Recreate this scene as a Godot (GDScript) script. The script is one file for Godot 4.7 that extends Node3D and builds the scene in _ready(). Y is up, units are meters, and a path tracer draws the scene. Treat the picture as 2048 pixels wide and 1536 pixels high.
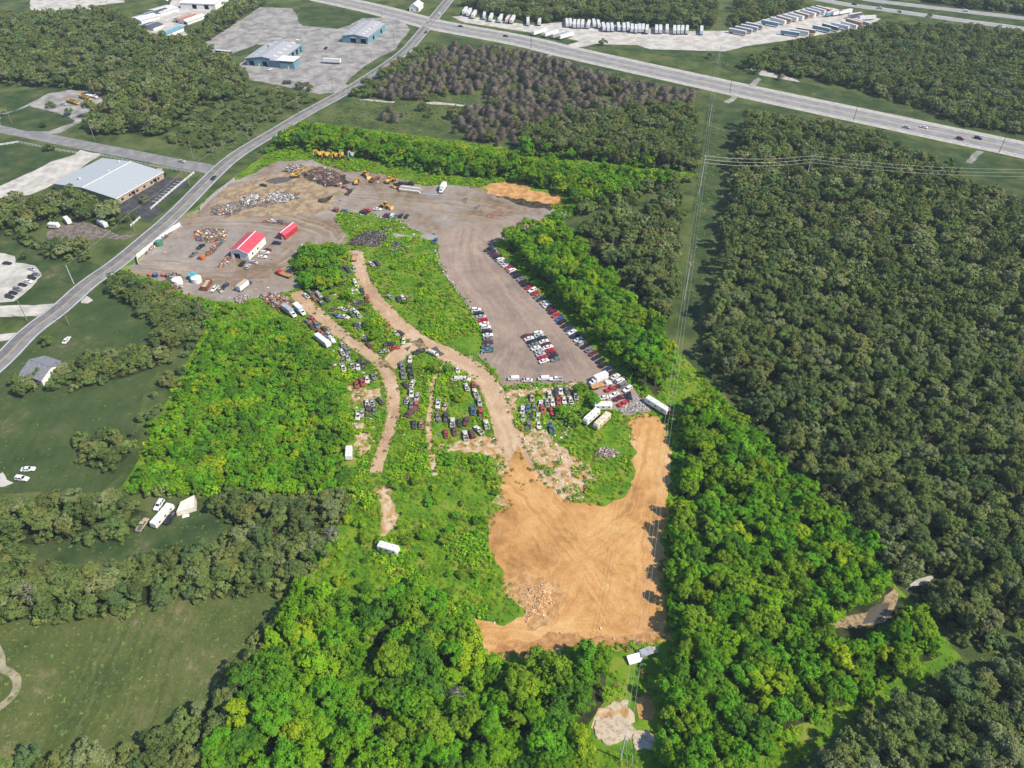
extends Node3D
# An aerial view of a salvage yard in woods. Every ground position below was read off the photograph as a plan point (column, row)
# and is turned into metres on the flat ground by spot(); heights and sizes are real ones in metres.
const EYE := 200.0
const PITCH := 40.5
const FOCAL := 1530.0
var sn := sin(deg_to_rad(PITCH))
var cs := cos(deg_to_rad(PITCH))
var used := {}
var rng := RandomNumberGenerator.new()
var M := {}
var noise := FastNoiseLite.new()

func spot(u: float, v: float, h := 0.0) -> Vector3:
	var a := (u - 1024.0) / FOCAL
	var b := (v - 768.0) / FOCAL
	var t := (EYE - h) / (sn + b * cs)
	return Vector3(a * t, 0.0, -t * (cs - b * sn))
func s2(u: float, v: float, h := 0.0) -> Vector2:
	var p := spot(u, v, h)
	return Vector2(p.x, p.z)
func plan(a: Array, h := 0.0) -> PackedVector2Array:
	var r := PackedVector2Array()
	for i in range(0, a.size(), 2):
		r.append(s2(a[i], a[i + 1], h))
	return r
func in_frame(p: Vector3, margin := 1.05) -> bool:
	var d := p - Vector3(0, EYE, 0)
	var f := d.dot(Vector3(0, -sn, -cs))
	if f <= 1.0: return false
	return abs(d.x / f * FOCAL) < 1024.0 * margin and abs(d.dot(Vector3(0, cs, -sn)) / f * FOCAL) < 768.0 * margin

# ---------- objects ----------
func numbered(n: String) -> String:
	var k: int = used.get(n, 0)
	used[n] = k + 1
	return n if k == 0 else "%s_%03d" % [n, k]
func tag(o: Node, label: String, category: String, group := "", kind := "") -> void:
	if label != "": o.set_meta("label", label)
	if category != "": o.set_meta("category", category)
	if group != "": o.set_meta("group", group)
	if kind != "": o.set_meta("kind", kind)
func thing(called: String, label: String, category: String, group := "", at := Vector3.ZERO, turn := 0.0) -> Node3D:
	var o := Node3D.new()
	o.name = numbered(called)
	add_child(o)
	o.position = at
	o.rotation.y = turn
	tag(o, label, category, group)
	return o
func part(parent: Node, called: String, mesh: Mesh, mat: Material, xf := Transform3D.IDENTITY) -> MeshInstance3D:
	var o := MeshInstance3D.new()
	o.name = called
	o.mesh = mesh
	o.material_override = mat
	o.transform = xf
	parent.add_child(o, true)
	return o
func structure(called: String, mesh: Mesh, mat: Material) -> MeshInstance3D:
	var o := MeshInstance3D.new()
	o.name = numbered(called)
	o.mesh = mesh
	o.material_override = mat
	o.set_meta("kind", "structure")
	add_child(o)
	return o
func bearing(from: Vector3, to: Vector3) -> float:
	return atan2(-(to.z - from.z), to.x - from.x)

# ---------- mesh building ----------
func mb() -> SurfaceTool:
	var st := SurfaceTool.new()
	st.begin(Mesh.PRIMITIVE_TRIANGLES)
	st.set_smooth_group(-1)
	return st
func quad(st: SurfaceTool, a: Vector3, b: Vector3, c: Vector3, d: Vector3) -> void:
	for p: Vector3 in [a, b, c, a, c, d]:
		st.add_vertex(p)
func tri(st: SurfaceTool, a: Vector3, b: Vector3, c: Vector3) -> void:
	for p: Vector3 in [a, b, c]:
		st.add_vertex(p)
# eight corners: 0-3 bottom ring, 4-7 top ring, both counter-clockwise seen from above
func hexa(st: SurfaceTool, p: Array) -> void:
	quad(st, p[4], p[7], p[6], p[5])
	quad(st, p[0], p[1], p[2], p[3])
	for i in 4:
		var j := (i + 1) % 4
		quad(st, p[i], p[i + 4], p[j + 4], p[j])
func box(st: SurfaceTool, c: Vector3, s: Vector3, turn := 0.0, tilt := 0.0) -> void:
	var b := Basis(Vector3.UP, turn) * Basis(Vector3(0, 0, 1), tilt)
	var p := []
	for y in [-0.5, 0.5]:
		for q in [Vector2(-0.5, 0.5), Vector2(0.5, 0.5), Vector2(0.5, -0.5), Vector2(-0.5, -0.5)]:
			p.append(c + b * (Vector3(q.x, y, q.y) * s))
	hexa(st, p)
# a bar of square section from a to b
func bar(st: SurfaceTool, a: Vector3, b: Vector3, w: float, h := -1.0) -> void:
	if h < 0: h = w
	var d := (b - a).normalized()
	var side := d.cross(Vector3.UP)
	if side.length() < 0.01: side = Vector3.RIGHT
	side = side.normalized() * w * 0.5
	var up := side.cross(d).normalized() * h * 0.5
	hexa(st, [a - side - up, b - side - up, b + side - up, a + side - up, a - side + up, b - side + up, b + side + up, a + side + up])
# a tapered tube
func tube(st: SurfaceTool, a: Vector3, b: Vector3, ra: float, rb: float, n := 8, caps := true) -> void:
	var d := (b - a).normalized()
	var x := d.cross(Vector3.FORWARD if abs(d.z) < 0.9 else Vector3.RIGHT).normalized()
	var y := d.cross(x)
	for i in n:
		var t0 := TAU * i / n
		var t1 := TAU * (i + 1) / n
		var e0 := x * cos(t0) + y * sin(t0)
		var e1 := x * cos(t1) + y * sin(t1)
		quad(st, a + e0 * ra, a + e1 * ra, b + e1 * rb, b + e0 * rb)
		if caps:
			tri(st, a, a + e1 * ra, a + e0 * ra)
			tri(st, b, b + e0 * rb, b + e1 * rb)
# sections along x, each an array of Vector2(z, y) round the outline, joined and capped
func loft(st: SurfaceTool, xs: Array, rings: Array) -> void:
	var n: int = rings[0].size()
	for k in xs.size() - 1:
		for i in n:
			var j := (i + 1) % n
			var a: Vector2 = rings[k][i]
			var b: Vector2 = rings[k][j]
			var c: Vector2 = rings[k + 1][j]
			var d: Vector2 = rings[k + 1][i]
			quad(st, Vector3(xs[k], a.y, a.x), Vector3(xs[k], b.y, b.x), Vector3(xs[k + 1], c.y, c.x), Vector3(xs[k + 1], d.y, d.x))
	for e in [0, xs.size() - 1]:
		for i in range(1, n - 1):
			var a: Vector2 = rings[e][0]
			var b: Vector2 = rings[e][i]
			var c: Vector2 = rings[e][i + 1]
			if e == 0: tri(st, Vector3(xs[e], a.y, a.x), Vector3(xs[e], c.y, c.x), Vector3(xs[e], b.y, b.x))
			else: tri(st, Vector3(xs[e], a.y, a.x), Vector3(xs[e], b.y, b.x), Vector3(xs[e], c.y, c.x))
func done(st: SurfaceTool) -> ArrayMesh:
	st.generate_normals()
	return st.commit()
func box_mesh(s: Vector3, c := Vector3.ZERO) -> ArrayMesh:
	var st := mb()
	box(st, c, s)
	return done(st)
# a flat piece of ground with an uneven edge, uv in metres
func sheet(outline: PackedVector2Array, y: float, rough := 1.0, step := 2.5, uvs := 1.0) -> ArrayMesh:
	var p := PackedVector2Array()
	for i in outline.size():
		var a := outline[i]
		var b := outline[(i + 1) % outline.size()]
		var n: int = max(1, int(a.distance_to(b) / step))
		for k in n:
			var q := a.lerp(b, float(k) / n)
			if rough > 0.0:
				q += Vector2(noise.get_noise_2d(q.x * 3.0, q.y * 3.0), noise.get_noise_2d(q.x * 3.0 + 500.0, q.y * 3.0)) * rough * 2.2
				q += Vector2(noise.get_noise_2d(q.x * 14.0, q.y * 14.0 + 90.0), noise.get_noise_2d(q.x * 14.0 + 900.0, q.y * 14.0)) * rough
			p.append(q)
	var t := Geometry2D.triangulate_polygon(p)
	if t.is_empty():
		print("sheet fell back to its plain outline ", outline[0])
		p = outline
		t = Geometry2D.triangulate_polygon(p)
	var arr := []
	arr.resize(Mesh.ARRAY_MAX)
	var vs := PackedVector3Array()
	var ns := PackedVector3Array()
	var us := PackedVector2Array()
	var flip := not Geometry2D.is_polygon_clockwise(p)
	for q in p:
		vs.append(Vector3(q.x, y, q.y))
		ns.append(Vector3.UP)
		us.append(q * uvs)
	var ix := PackedInt32Array()
	for i in range(0, t.size(), 3):
		var a := p[t[i + 1]] - p[t[i]]
		var b := p[t[i + 2]] - p[t[i]]
		if a.cross(b) > 0: ix.append_array([t[i], t[i + 1], t[i + 2]])
		else: ix.append_array([t[i], t[i + 2], t[i + 1]])
	arr[Mesh.ARRAY_VERTEX] = vs
	arr[Mesh.ARRAY_NORMAL] = ns
	arr[Mesh.ARRAY_TEX_UV] = us
	arr[Mesh.ARRAY_TEX_UV2] = us
	arr[Mesh.ARRAY_INDEX] = ix
	var m := ArrayMesh.new()
	m.add_surface_from_arrays(Mesh.PRIMITIVE_TRIANGLES, arr)
	return m
# a strip of given widths along a line of plan points
func smooth_line(pts: PackedVector2Array, step := 4.0) -> PackedVector2Array:
	var c := Curve2D.new()
	for i in pts.size():
		var tangent := (pts[min(i + 1, pts.size() - 1)] - pts[max(i - 1, 0)]) * 0.18
		c.add_point(pts[i], -tangent, tangent)
	c.bake_interval = step
	return c.get_baked_points()
func ribbon(line: PackedVector2Array, w0: float, w1: float, shift := 0.0) -> PackedVector2Array:
	var l := PackedVector2Array()
	var r := PackedVector2Array()
	for i in line.size():
		var d := (line[min(i + 1, line.size() - 1)] - line[max(i - 1, 0)]).normalized().orthogonal()
		var w := lerpf(w0, w1, float(i) / (line.size() - 1)) * 0.5
		l.append(line[i] + d * (shift + w))
		r.append(line[i] + d * (shift - w))
	r.reverse()
	l.append_array(r)
	return l
func strip(line: PackedVector2Array, w: float, shift: float, y: float) -> ArrayMesh:
	var st := SurfaceTool.new()
	st.begin(Mesh.PRIMITIVE_TRIANGLES)
	for i in line.size() - 1:
		var e := []
		for k in [i, i + 1]:
			var d := (line[min(k + 1, line.size() - 1)] - line[max(k - 1, 0)]).normalized().orthogonal()
			e.append(line[k] + d * (shift + w * 0.5))
			e.append(line[k] + d * (shift - w * 0.5))
		for k in [0, 3, 1, 0, 2, 3]:
			var q: Vector2 = e[k]
			st.set_normal(Vector3.UP)
			st.set_uv(q)
			st.set_uv2(q)
			st.add_vertex(Vector3(q.x, y, q.y))
	return st.commit()

# ---------- materials ----------
func lin(r: float, g: float, b: float) -> Color:
	return Color(r, g, b).linear_to_srgb()
func paint(c: Color, rough := 0.5, metal := 0.0) -> StandardMaterial3D:
	var m := StandardMaterial3D.new()
	m.albedo_color = c.linear_to_srgb()
	m.roughness = rough
	m.metallic = metal
	return m
func ramp(stops: Array) -> Gradient:
	var g := Gradient.new()
	g.offsets = PackedFloat32Array(stops.map(func(s): return s[0]))
	g.colors = PackedColorArray(stops.map(func(s): return s[1].linear_to_srgb()))
	return g
func noise_tex(sd: int, freq: float, stops: Array, size := 512, oct := 5, kind := FastNoiseLite.TYPE_SIMPLEX) -> NoiseTexture2D:
	var n := FastNoiseLite.new()
	n.seed = sd
	n.noise_type = kind
	n.frequency = freq
	n.fractal_octaves = oct
	n.fractal_gain = 0.62
	var t := NoiseTexture2D.new()
	t.width = size
	t.height = size
	t.seamless = true
	t.noise = n
	t.color_ramp = ramp(stops)
	return t
func grit_tex(grit: float) -> NoiseTexture2D:
	var key := "grit_%d" % int(grit * 100.0)
	var d := 1.0 - grit
	if not M.has(key): M[key] = noise_tex(17, 0.03, [[0.25, Color(d, d, d)], [0.5, Color(0.9, 0.9, 0.9)], [0.75, Color(1, 1, 1)]], 512, 5)
	return M[key]
# ground: coarse patches tile over METRES, fine grit multiplies it over a few metres
func soil(sd: int, stops: Array, metres := 96.0, grit := 0.35, fine := 13.0, rough := 0.95) -> StandardMaterial3D:
	var m := StandardMaterial3D.new()
	m.albedo_texture = noise_tex(sd, 0.006, stops, 1024, 7) if metres > 65.0 else noise_tex(sd, 0.012, stops, 512, 6)
	m.uv1_scale = Vector3.ONE / metres
	m.detail_enabled = true
	m.detail_blend_mode = BaseMaterial3D.BLEND_MODE_MUL
	m.detail_uv_layer = BaseMaterial3D.DETAIL_UV_2
	m.detail_albedo = grit_tex(snappedf(grit, 0.1))
	m.uv2_scale = Vector3.ONE / fine
	m.roughness = rough
	m.metallic_specular = 0.2
	return m
# bare ground with wheel tracks: streaks that follow the given lines, computed once over the box of the sheet
func tracked(outline: PackedVector2Array, size: int, base: Array, tone: Color, pale: Color, ways: Array, sd: int, strength := 0.55) -> StandardMaterial3D:
	var lo := outline[0]
	var hi := outline[0]
	for p in outline:
		lo = lo.min(p)
		hi = hi.max(p)
	lo -= Vector2(6, 6)
	hi += Vector2(6, 6)
	var n := FastNoiseLite.new()
	n.seed = sd
	n.fractal_octaves = 4
	n.fractal_gain = 0.65
	var tw := (hi - lo) / size
	# the nearest line and the offset from it, on a coarse grid
	var segs := []
	for w in ways:
		var l := smooth_line(w[0], 6.0)
		var run := 0.0
		for i in l.size() - 1:
			segs.append([l[i], l[i + 1], run, w[1]])
			run += l[i].distance_to(l[i + 1])
	var img := Image.create(size, size, false, Image.FORMAT_RGB8)
	var g := ramp(base)
	var step := 16
	for bj in range(0, size, step):
		for bi in range(0, size, step):
			# the lines that come near this block of the picture
			var mid := lo + Vector2(bi + step * 0.5, bj + step * 0.5) * tw
			var close := []
			for s in segs:
				if Geometry2D.get_closest_point_to_segment(mid, s[0], s[1]).distance_to(mid) < s[3] * 1.4 + tw.length() * step * 0.75: close.append(s)
			for j in range(bj, bj + step):
				for i in range(bi, bi + step):
					var p := lo + Vector2(i + 0.5, j + 0.5) * tw
					var c := g.sample(clampf(0.5 + 0.7 * n.get_noise_2d(p.x * 2.2, p.y * 2.2) + 0.35 * n.get_noise_2d(p.x * 7.0 + 90.0, p.y * 7.0) + 0.3 * n.get_noise_2d(p.x * 25.0, p.y * 25.0), 0.0, 1.0))
					if close:
						var near := 1e9
						var off := 0.0
						var along := 0.0
						for s in close:
							var a: Vector2 = s[0]
							var b: Vector2 = s[1]
							var q := Geometry2D.get_closest_point_to_segment(p, a, b)
							var dd: float = q.distance_to(p) / s[3]
							if dd < near:
								near = dd
								off = (b - a).normalized().cross(p - q)
								along = s[2] + a.distance_to(q)
						off += 2.6 * n.get_noise_2d(p.x * 4.0 + 700.0, p.y * 4.0) + 0.5 * n.get_noise_2d(p.x * 16.0, p.y * 16.0 + 200.0)
						if near < 1.4:
							var k := n.get_noise_2d(off * 34.0, along * 1.1 + 300.0) + 0.5 * n.get_noise_2d(off * 90.0, along * 3.0)
							var f := clampf((1.4 - near) * 2.0, 0.0, 1.0) * strength
							if k > 0: c = c.lerp(pale, clampf(k * 1.6, 0, 1) * f)
							else: c = c.lerp(tone, clampf(-k * 1.8, 0, 1) * f)
					img.set_pixel(i, j, c)
	img.generate_mipmaps()
	var m := StandardMaterial3D.new()
	m.albedo_texture = ImageTexture.create_from_image(img)
	var sc := Vector2.ONE / (hi - lo)
	m.uv1_scale = Vector3(sc.x, sc.y, 1)
	m.uv1_offset = Vector3(-lo.x * sc.x, -lo.y * sc.y, 0)
	m.detail_enabled = true
	m.detail_blend_mode = BaseMaterial3D.BLEND_MODE_MUL
	m.detail_uv_layer = BaseMaterial3D.DETAIL_UV_2
	m.detail_albedo = grit_tex(0.3)
	m.uv2_scale = Vector3.ONE / 9.0
	m.roughness = 0.95
	m.metallic_specular = 0.2
	return m
func leaf_mat(c := Color(1, 1, 1), glow := 0.62) -> StandardMaterial3D:
	var m := StandardMaterial3D.new()
	m.albedo_color = c.linear_to_srgb()
	m.vertex_color_use_as_albedo = true
	m.roughness = 0.85
	m.metallic_specular = 0.12
	m.cull_mode = BaseMaterial3D.CULL_DISABLED
	m.backlight_enabled = true
	m.backlight = Color(glow, glow, glow * 0.6)
	return m

# ---------- plants ----------
# leaf sprays on small clumps, the clumps on the outer sides of LOBES boughs that fill a crown of half-size R
func foliage(sd: int, r: Vector3, lobes: int, clumps: int, per: int, ls: float, clump_r := 0.17) -> ArrayMesh:
	var g := RandomNumberGenerator.new()
	g.seed = sd
	var vs := PackedVector3Array()
	var ns := PackedVector3Array()
	var cc := PackedColorArray()
	for l in lobes:
		var dir := Vector3(g.randfn(), g.randf_range(-0.35, 1.0), g.randfn()).normalized()
		var lc := dir * g.randf_range(0.3, 0.86)
		if l == 0: lc = Vector3(g.randf_range(-0.2, 0.2), 0.45, g.randf_range(-0.2, 0.2))
		var lr := g.randf_range(0.2, 0.42)
		var shade := g.randf_range(0.88, 1.14)
		var warm := g.randf_range(0.9, 1.14)
		for k in clumps:
			var d := Vector3(g.randfn(), g.randfn(), g.randfn()).normalized()
			if d.dot(lc.normalized() + Vector3(0, 0.4, 0)) < -0.25: d = -d
			var c := lc + d * lr * g.randf_range(0.5, 1.05)
			var cr := clump_r * g.randf_range(0.6, 1.35)
			var tone := shade * g.randf_range(0.86, 1.16)
			for q in per:
				var o := Vector3(g.randfn(), g.randfn(), g.randfn()).normalized()
				if o.dot(d) < -0.3: o = -o
				var p := c + o * cr * g.randf_range(0.3, 1.15) * Vector3(1.0, 0.75, 1.0)
				var nrm := (o * 0.5 + d * 0.35 + Vector3(g.randfn(), g.randfn(), g.randfn()) * 0.62 + Vector3.UP * 0.3).normalized()
				var x := nrm.cross(Vector3(g.randfn(), g.randfn(), g.randfn())).normalized()
				var y := nrm.cross(x)
				var s := ls * g.randf_range(0.55, 1.4)
				var soft := (nrm * 0.75 + o * 0.2 + d * 0.3).normalized()
				var t := tone * g.randf_range(0.72, 1.3)
				var col := Color(t * warm, t, t * 0.95)
				for v: Vector3 in [p - x * s, p + y * s * 0.5 - nrm * s * 0.2, p + x * s, p - x * s, p + x * s, p - y * s * 0.5 - nrm * s * 0.2]:
					vs.append(v * r)
					ns.append(soft)
					cc.append(col)
	var arr := []
	arr.resize(Mesh.ARRAY_MAX)
	arr[Mesh.ARRAY_VERTEX] = vs
	arr[Mesh.ARRAY_NORMAL] = ns
	arr[Mesh.ARRAY_COLOR] = cc
	var m := ArrayMesh.new()
	m.add_surface_from_arrays(Mesh.PRIMITIVE_TRIANGLES, arr)
	return m
# a tapered trunk of height 1 with limbs that reach into the crown
func trunk_mesh(sd: int) -> ArrayMesh:
	var g := RandomNumberGenerator.new()
	g.seed = sd
	var st := mb()
	var lean := Vector3(g.randf_range(-0.04, 0.04), 0, g.randf_range(-0.04, 0.04))
	var mid := Vector3(0, 0.5, 0) + lean
	var top := Vector3(0, 0.82, 0) + lean * 2.0
	tube(st, Vector3.ZERO, mid, 0.022, 0.015, 6, false)
	tube(st, mid, top, 0.015, 0.005, 6, false)
	for k in 6:
		var h := g.randf_range(0.34, 0.68)
		var a := TAU * k / 6.0 + g.randf()
		var from := Vector3(0, h, 0) + lean * (h * 2.0)
		var to := from + Vector3(cos(a) * 0.24, g.randf_range(0.1, 0.22), sin(a) * 0.24)
		tube(st, from, to, 0.008, 0.003, 5, false)
	return done(st)
# bare twigs: thin blades fanning from the stem (dead cedars, dead tops)
func dead_crown(sd: int, r: float, h: float, n: int) -> ArrayMesh:
	var g := RandomNumberGenerator.new()
	g.seed = sd
	var vs := PackedVector3Array()
	var ns := PackedVector3Array()
	var cc := PackedColorArray()
	for k in n:
		var y := pow(g.randf(), 0.8)
		var a := g.randf() * TAU
		var w := r * (0.16 + 1.05 * sin(minf(1.0, (1.0 - y) * 1.15) * PI * 0.62)) * g.randf_range(0.55, 1.0)
		var root := Vector3(0, y * h * 0.9, 0)
		var tip := Vector3(cos(a) * w, y * h * 0.9 + w * g.randf_range(0.35, 0.9), sin(a) * w)
		if tip.y > h: tip.y = h
		var mid := root.lerp(tip, g.randf_range(0.3, 0.6))
		var side := (tip - root).cross(Vector3(g.randfn(), g.randfn(), g.randfn())).normalized() * r * g.randf_range(0.01, 0.03)
		var nn := Vector3(cos(a), 0.5, sin(a)).normalized()
		var t := g.randf_range(0.7, 1.25)
		for v: Vector3 in [mid - side, mid + side, tip]:
			vs.append(v)
			ns.append(nn)
			cc.append(Color(t, t, t))
		for q in 5:
			var b := root.lerp(tip, g.randf_range(0.45, 1.0))
			var e := b + Vector3(g.randfn(), absf(g.randfn()) + 0.3, g.randfn()).normalized() * r * g.randf_range(0.15, 0.4)
			var sd2 := (e - b).cross(Vector3(g.randfn(), g.randfn(), g.randfn())).normalized() * r * g.randf_range(0.008, 0.02)
			for v: Vector3 in [b - sd2, b + sd2, e]:
				vs.append(v)
				ns.append(nn)
				cc.append(Color(t, t, t))
	var arr := []
	arr.resize(Mesh.ARRAY_MAX)
	arr[Mesh.ARRAY_VERTEX] = vs
	arr[Mesh.ARRAY_NORMAL] = ns
	arr[Mesh.ARRAY_COLOR] = cc
	var m := ArrayMesh.new()
	m.add_surface_from_arrays(Mesh.PRIMITIVE_TRIANGLES, arr)
	return m
# tall weeds: upright blades and sprays on the ground
func tuft_mesh(sd: int, r: float, h: float, n: int, w: float) -> ArrayMesh:
	var g := RandomNumberGenerator.new()
	g.seed = sd
	var vs := PackedVector3Array()
	var ns := PackedVector3Array()
	var cc := PackedColorArray()
	for k in n:
		var a := g.randf() * TAU
		var d := sqrt(g.randf()) * r
		var p := Vector3(cos(a) * d, 0, sin(a) * d)
		var hh := h * g.randf_range(0.45, 1.0) * (1.15 - 0.55 * d / r)
		var out := Vector3(cos(a + g.randfn() * 0.8), 0, sin(a + g.randfn() * 0.8))
		var top := p + Vector3(0, hh, 0) + out * hh * g.randf_range(0.2, 0.9)
		var side := out.cross(Vector3.UP).normalized() * w * g.randf_range(0.6, 1.3)
		var mid := p.lerp(top, 0.55) + Vector3(0, hh * 0.15, 0)
		var nn := (Vector3.UP * 0.8 + out * 0.5).normalized()
		var t := g.randf_range(0.78, 1.22)
		var col := Color(t * g.randf_range(0.92, 1.14), t, t)
		for v: Vector3 in [p, mid - side, mid + side, mid - side, top, mid + side]:
			vs.append(v)
			ns.append(nn)
			cc.append(col)
	var arr := []
	arr.resize(Mesh.ARRAY_MAX)
	arr[Mesh.ARRAY_VERTEX] = vs
	arr[Mesh.ARRAY_NORMAL] = ns
	arr[Mesh.ARRAY_COLOR] = cc
	var m := ArrayMesh.new()
	m.add_surface_from_arrays(Mesh.PRIMITIVE_TRIANGLES, arr)
	return m
func scatter(parent: Node, called: String, mesh: Mesh, mat: Material, xf: Array, cols: Array) -> void:
	if xf.is_empty(): return
	var mm := MultiMesh.new()
	mm.transform_format = MultiMesh.TRANSFORM_3D
	mm.use_colors = true
	mm.mesh = mesh
	mm.instance_count = xf.size()
	for i in xf.size():
		mm.set_instance_transform(i, xf[i])
		mm.set_instance_color(i, cols[i])
	var o := MultiMeshInstance3D.new()
	o.name = called
	o.multimesh = mm
	o.material_override = mat
	o.set_meta("kind", "stuff")
	parent.add_child(o, true)
# jittered points over a polygon of the plan
func points(poly: PackedVector2Array, step: float, holes := [], keep := 1.0, jit := 0.48) -> Array:
	var lo := poly[0]
	var hi := poly[0]
	for p in poly:
		lo = lo.min(p)
		hi = hi.max(p)
	var out := []
	var row := 0
	var y := lo.y
	while y < hi.y:
		var x := lo.x + (0.5 * step if row % 2 else 0.0)
		while x < hi.x:
			var p := Vector2(x + rng.randf_range(-jit, jit) * step, y + rng.randf_range(-jit, jit) * step)
			x += step
			if keep < 1.0 and rng.randf() > keep: continue
			if not Geometry2D.is_point_in_polygon(p, poly): continue
			if not in_frame(Vector3(p.x, 4, p.y), 1.12): continue
			var ok := true
			for h in holes:
				if Geometry2D.is_point_in_polygon(p, h):
					ok = false
					break
			if ok: out.append(p)
		y += step * 0.87
		row += 1
	return out

# ---------- vehicles (nose towards +x, wheels on y 0) ----------
func ring(hw: float, y0: float, y1: float, y2: float, inset: float) -> Array:
	return [Vector2(hw * 0.9, y0), Vector2(hw, y0 + 0.12), Vector2(hw, y1), Vector2(hw - inset, y2), Vector2(-hw + inset, y2), Vector2(-hw, y1), Vector2(-hw, y0 + 0.12), Vector2(-hw * 0.9, y0)]
func wheels(o: Node, xs: Array, half: float, r := 0.33, w := 0.24) -> void:
	for x in xs:
		for s in [-1.0, 1.0]:
			part(o, "wheel", M["wheel_%d" % int(r * 100)] if M.has("wheel_%d" % int(r * 100)) else wheel_mesh(r, w), M.tyre, Transform3D(Basis.IDENTITY, Vector3(x, r, s * half)))
func wheel_mesh(r: float, w: float) -> Mesh:
	var st := mb()
	tube(st, Vector3(0, 0, -w * 0.5), Vector3(0, 0, w * 0.5), r, r, 12)
	tube(st, Vector3(0, 0, -w * 0.5 - 0.02), Vector3(0, 0, w * 0.5 + 0.02), r * 0.55, r * 0.55, 8)
	var m := done(st)
	M["wheel_%d" % int(r * 100)] = m
	return m
# the cabin: a frame in body colour with panes set 1.5 cm proud of it
func cabin(o: Node, x0: float, x1: float, x2: float, x3: float, y0: float, y1: float, w0: float, w1: float, rear := true) -> void:
	var st := mb()
	var b := [Vector3(x0, y0, w0), Vector3(x3, y0, w0), Vector3(x3, y0, -w0), Vector3(x0, y0, -w0)]
	var t := [Vector3(x1, y1, w1), Vector3(x2, y1, w1), Vector3(x2, y1, -w1), Vector3(x1, y1, -w1)]
	hexa(st, b + t)
	# the roof's crown
	hexa(st, [Vector3(x1, y1 + 0.001, w1), Vector3(x2, y1 + 0.001, w1), Vector3(x2, y1 + 0.001, -w1), Vector3(x1, y1 + 0.001, -w1), Vector3(x1 + 0.12, y1 + 0.05, w1 - 0.12), Vector3(x2 - 0.12, y1 + 0.05, w1 - 0.12), Vector3(x2 - 0.12, y1 + 0.05, -w1 + 0.12), Vector3(x1 + 0.12, y1 + 0.05, -w1 + 0.12)])
	part(o, "roof", done(st), null)
	pane(o, "windshield", [b[2], b[1], t[1], t[2]], Vector3(1, 0.4, 0))
	if rear: pane(o, "rear_window", [b[0], b[3], t[3], t[0]], Vector3(-1, 0.4, 0))
	for s in [0, 1]:
		var q: Array = [b[0], b[1], t[1], t[0]] if s == 0 else [b[3], b[2], t[2], t[3]]
		var mid0: Vector3 = (q[0] + q[1]) * 0.5
		var mid1: Vector3 = (q[2] + q[3]) * 0.5
		var zz := Vector3(0, 0.3, 1.0 if s == 0 else -1.0)
		if x2 - x1 > 0.9:
			pane(o, "side_window", [q[0], mid0, mid1, q[3]], zz)
			pane(o, "side_window", [mid0, q[1], q[2], mid1], zz)
		else:
			pane(o, "side_window", q, zz)
func pane(o: Node, called: String, q: Array, out: Vector3, shrink := 0.84) -> void:
	var c: Vector3 = (q[0] + q[1] + q[2] + q[3]) * 0.25
	var st := mb()
	var n := out.normalized() * 0.015
	var p := []
	for v in q:
		p.append(c + (v - c) * shrink + n)
	quad(st, p[0], p[1], p[2], p[3])
	part(o, called, done(st), M.glass)
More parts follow.
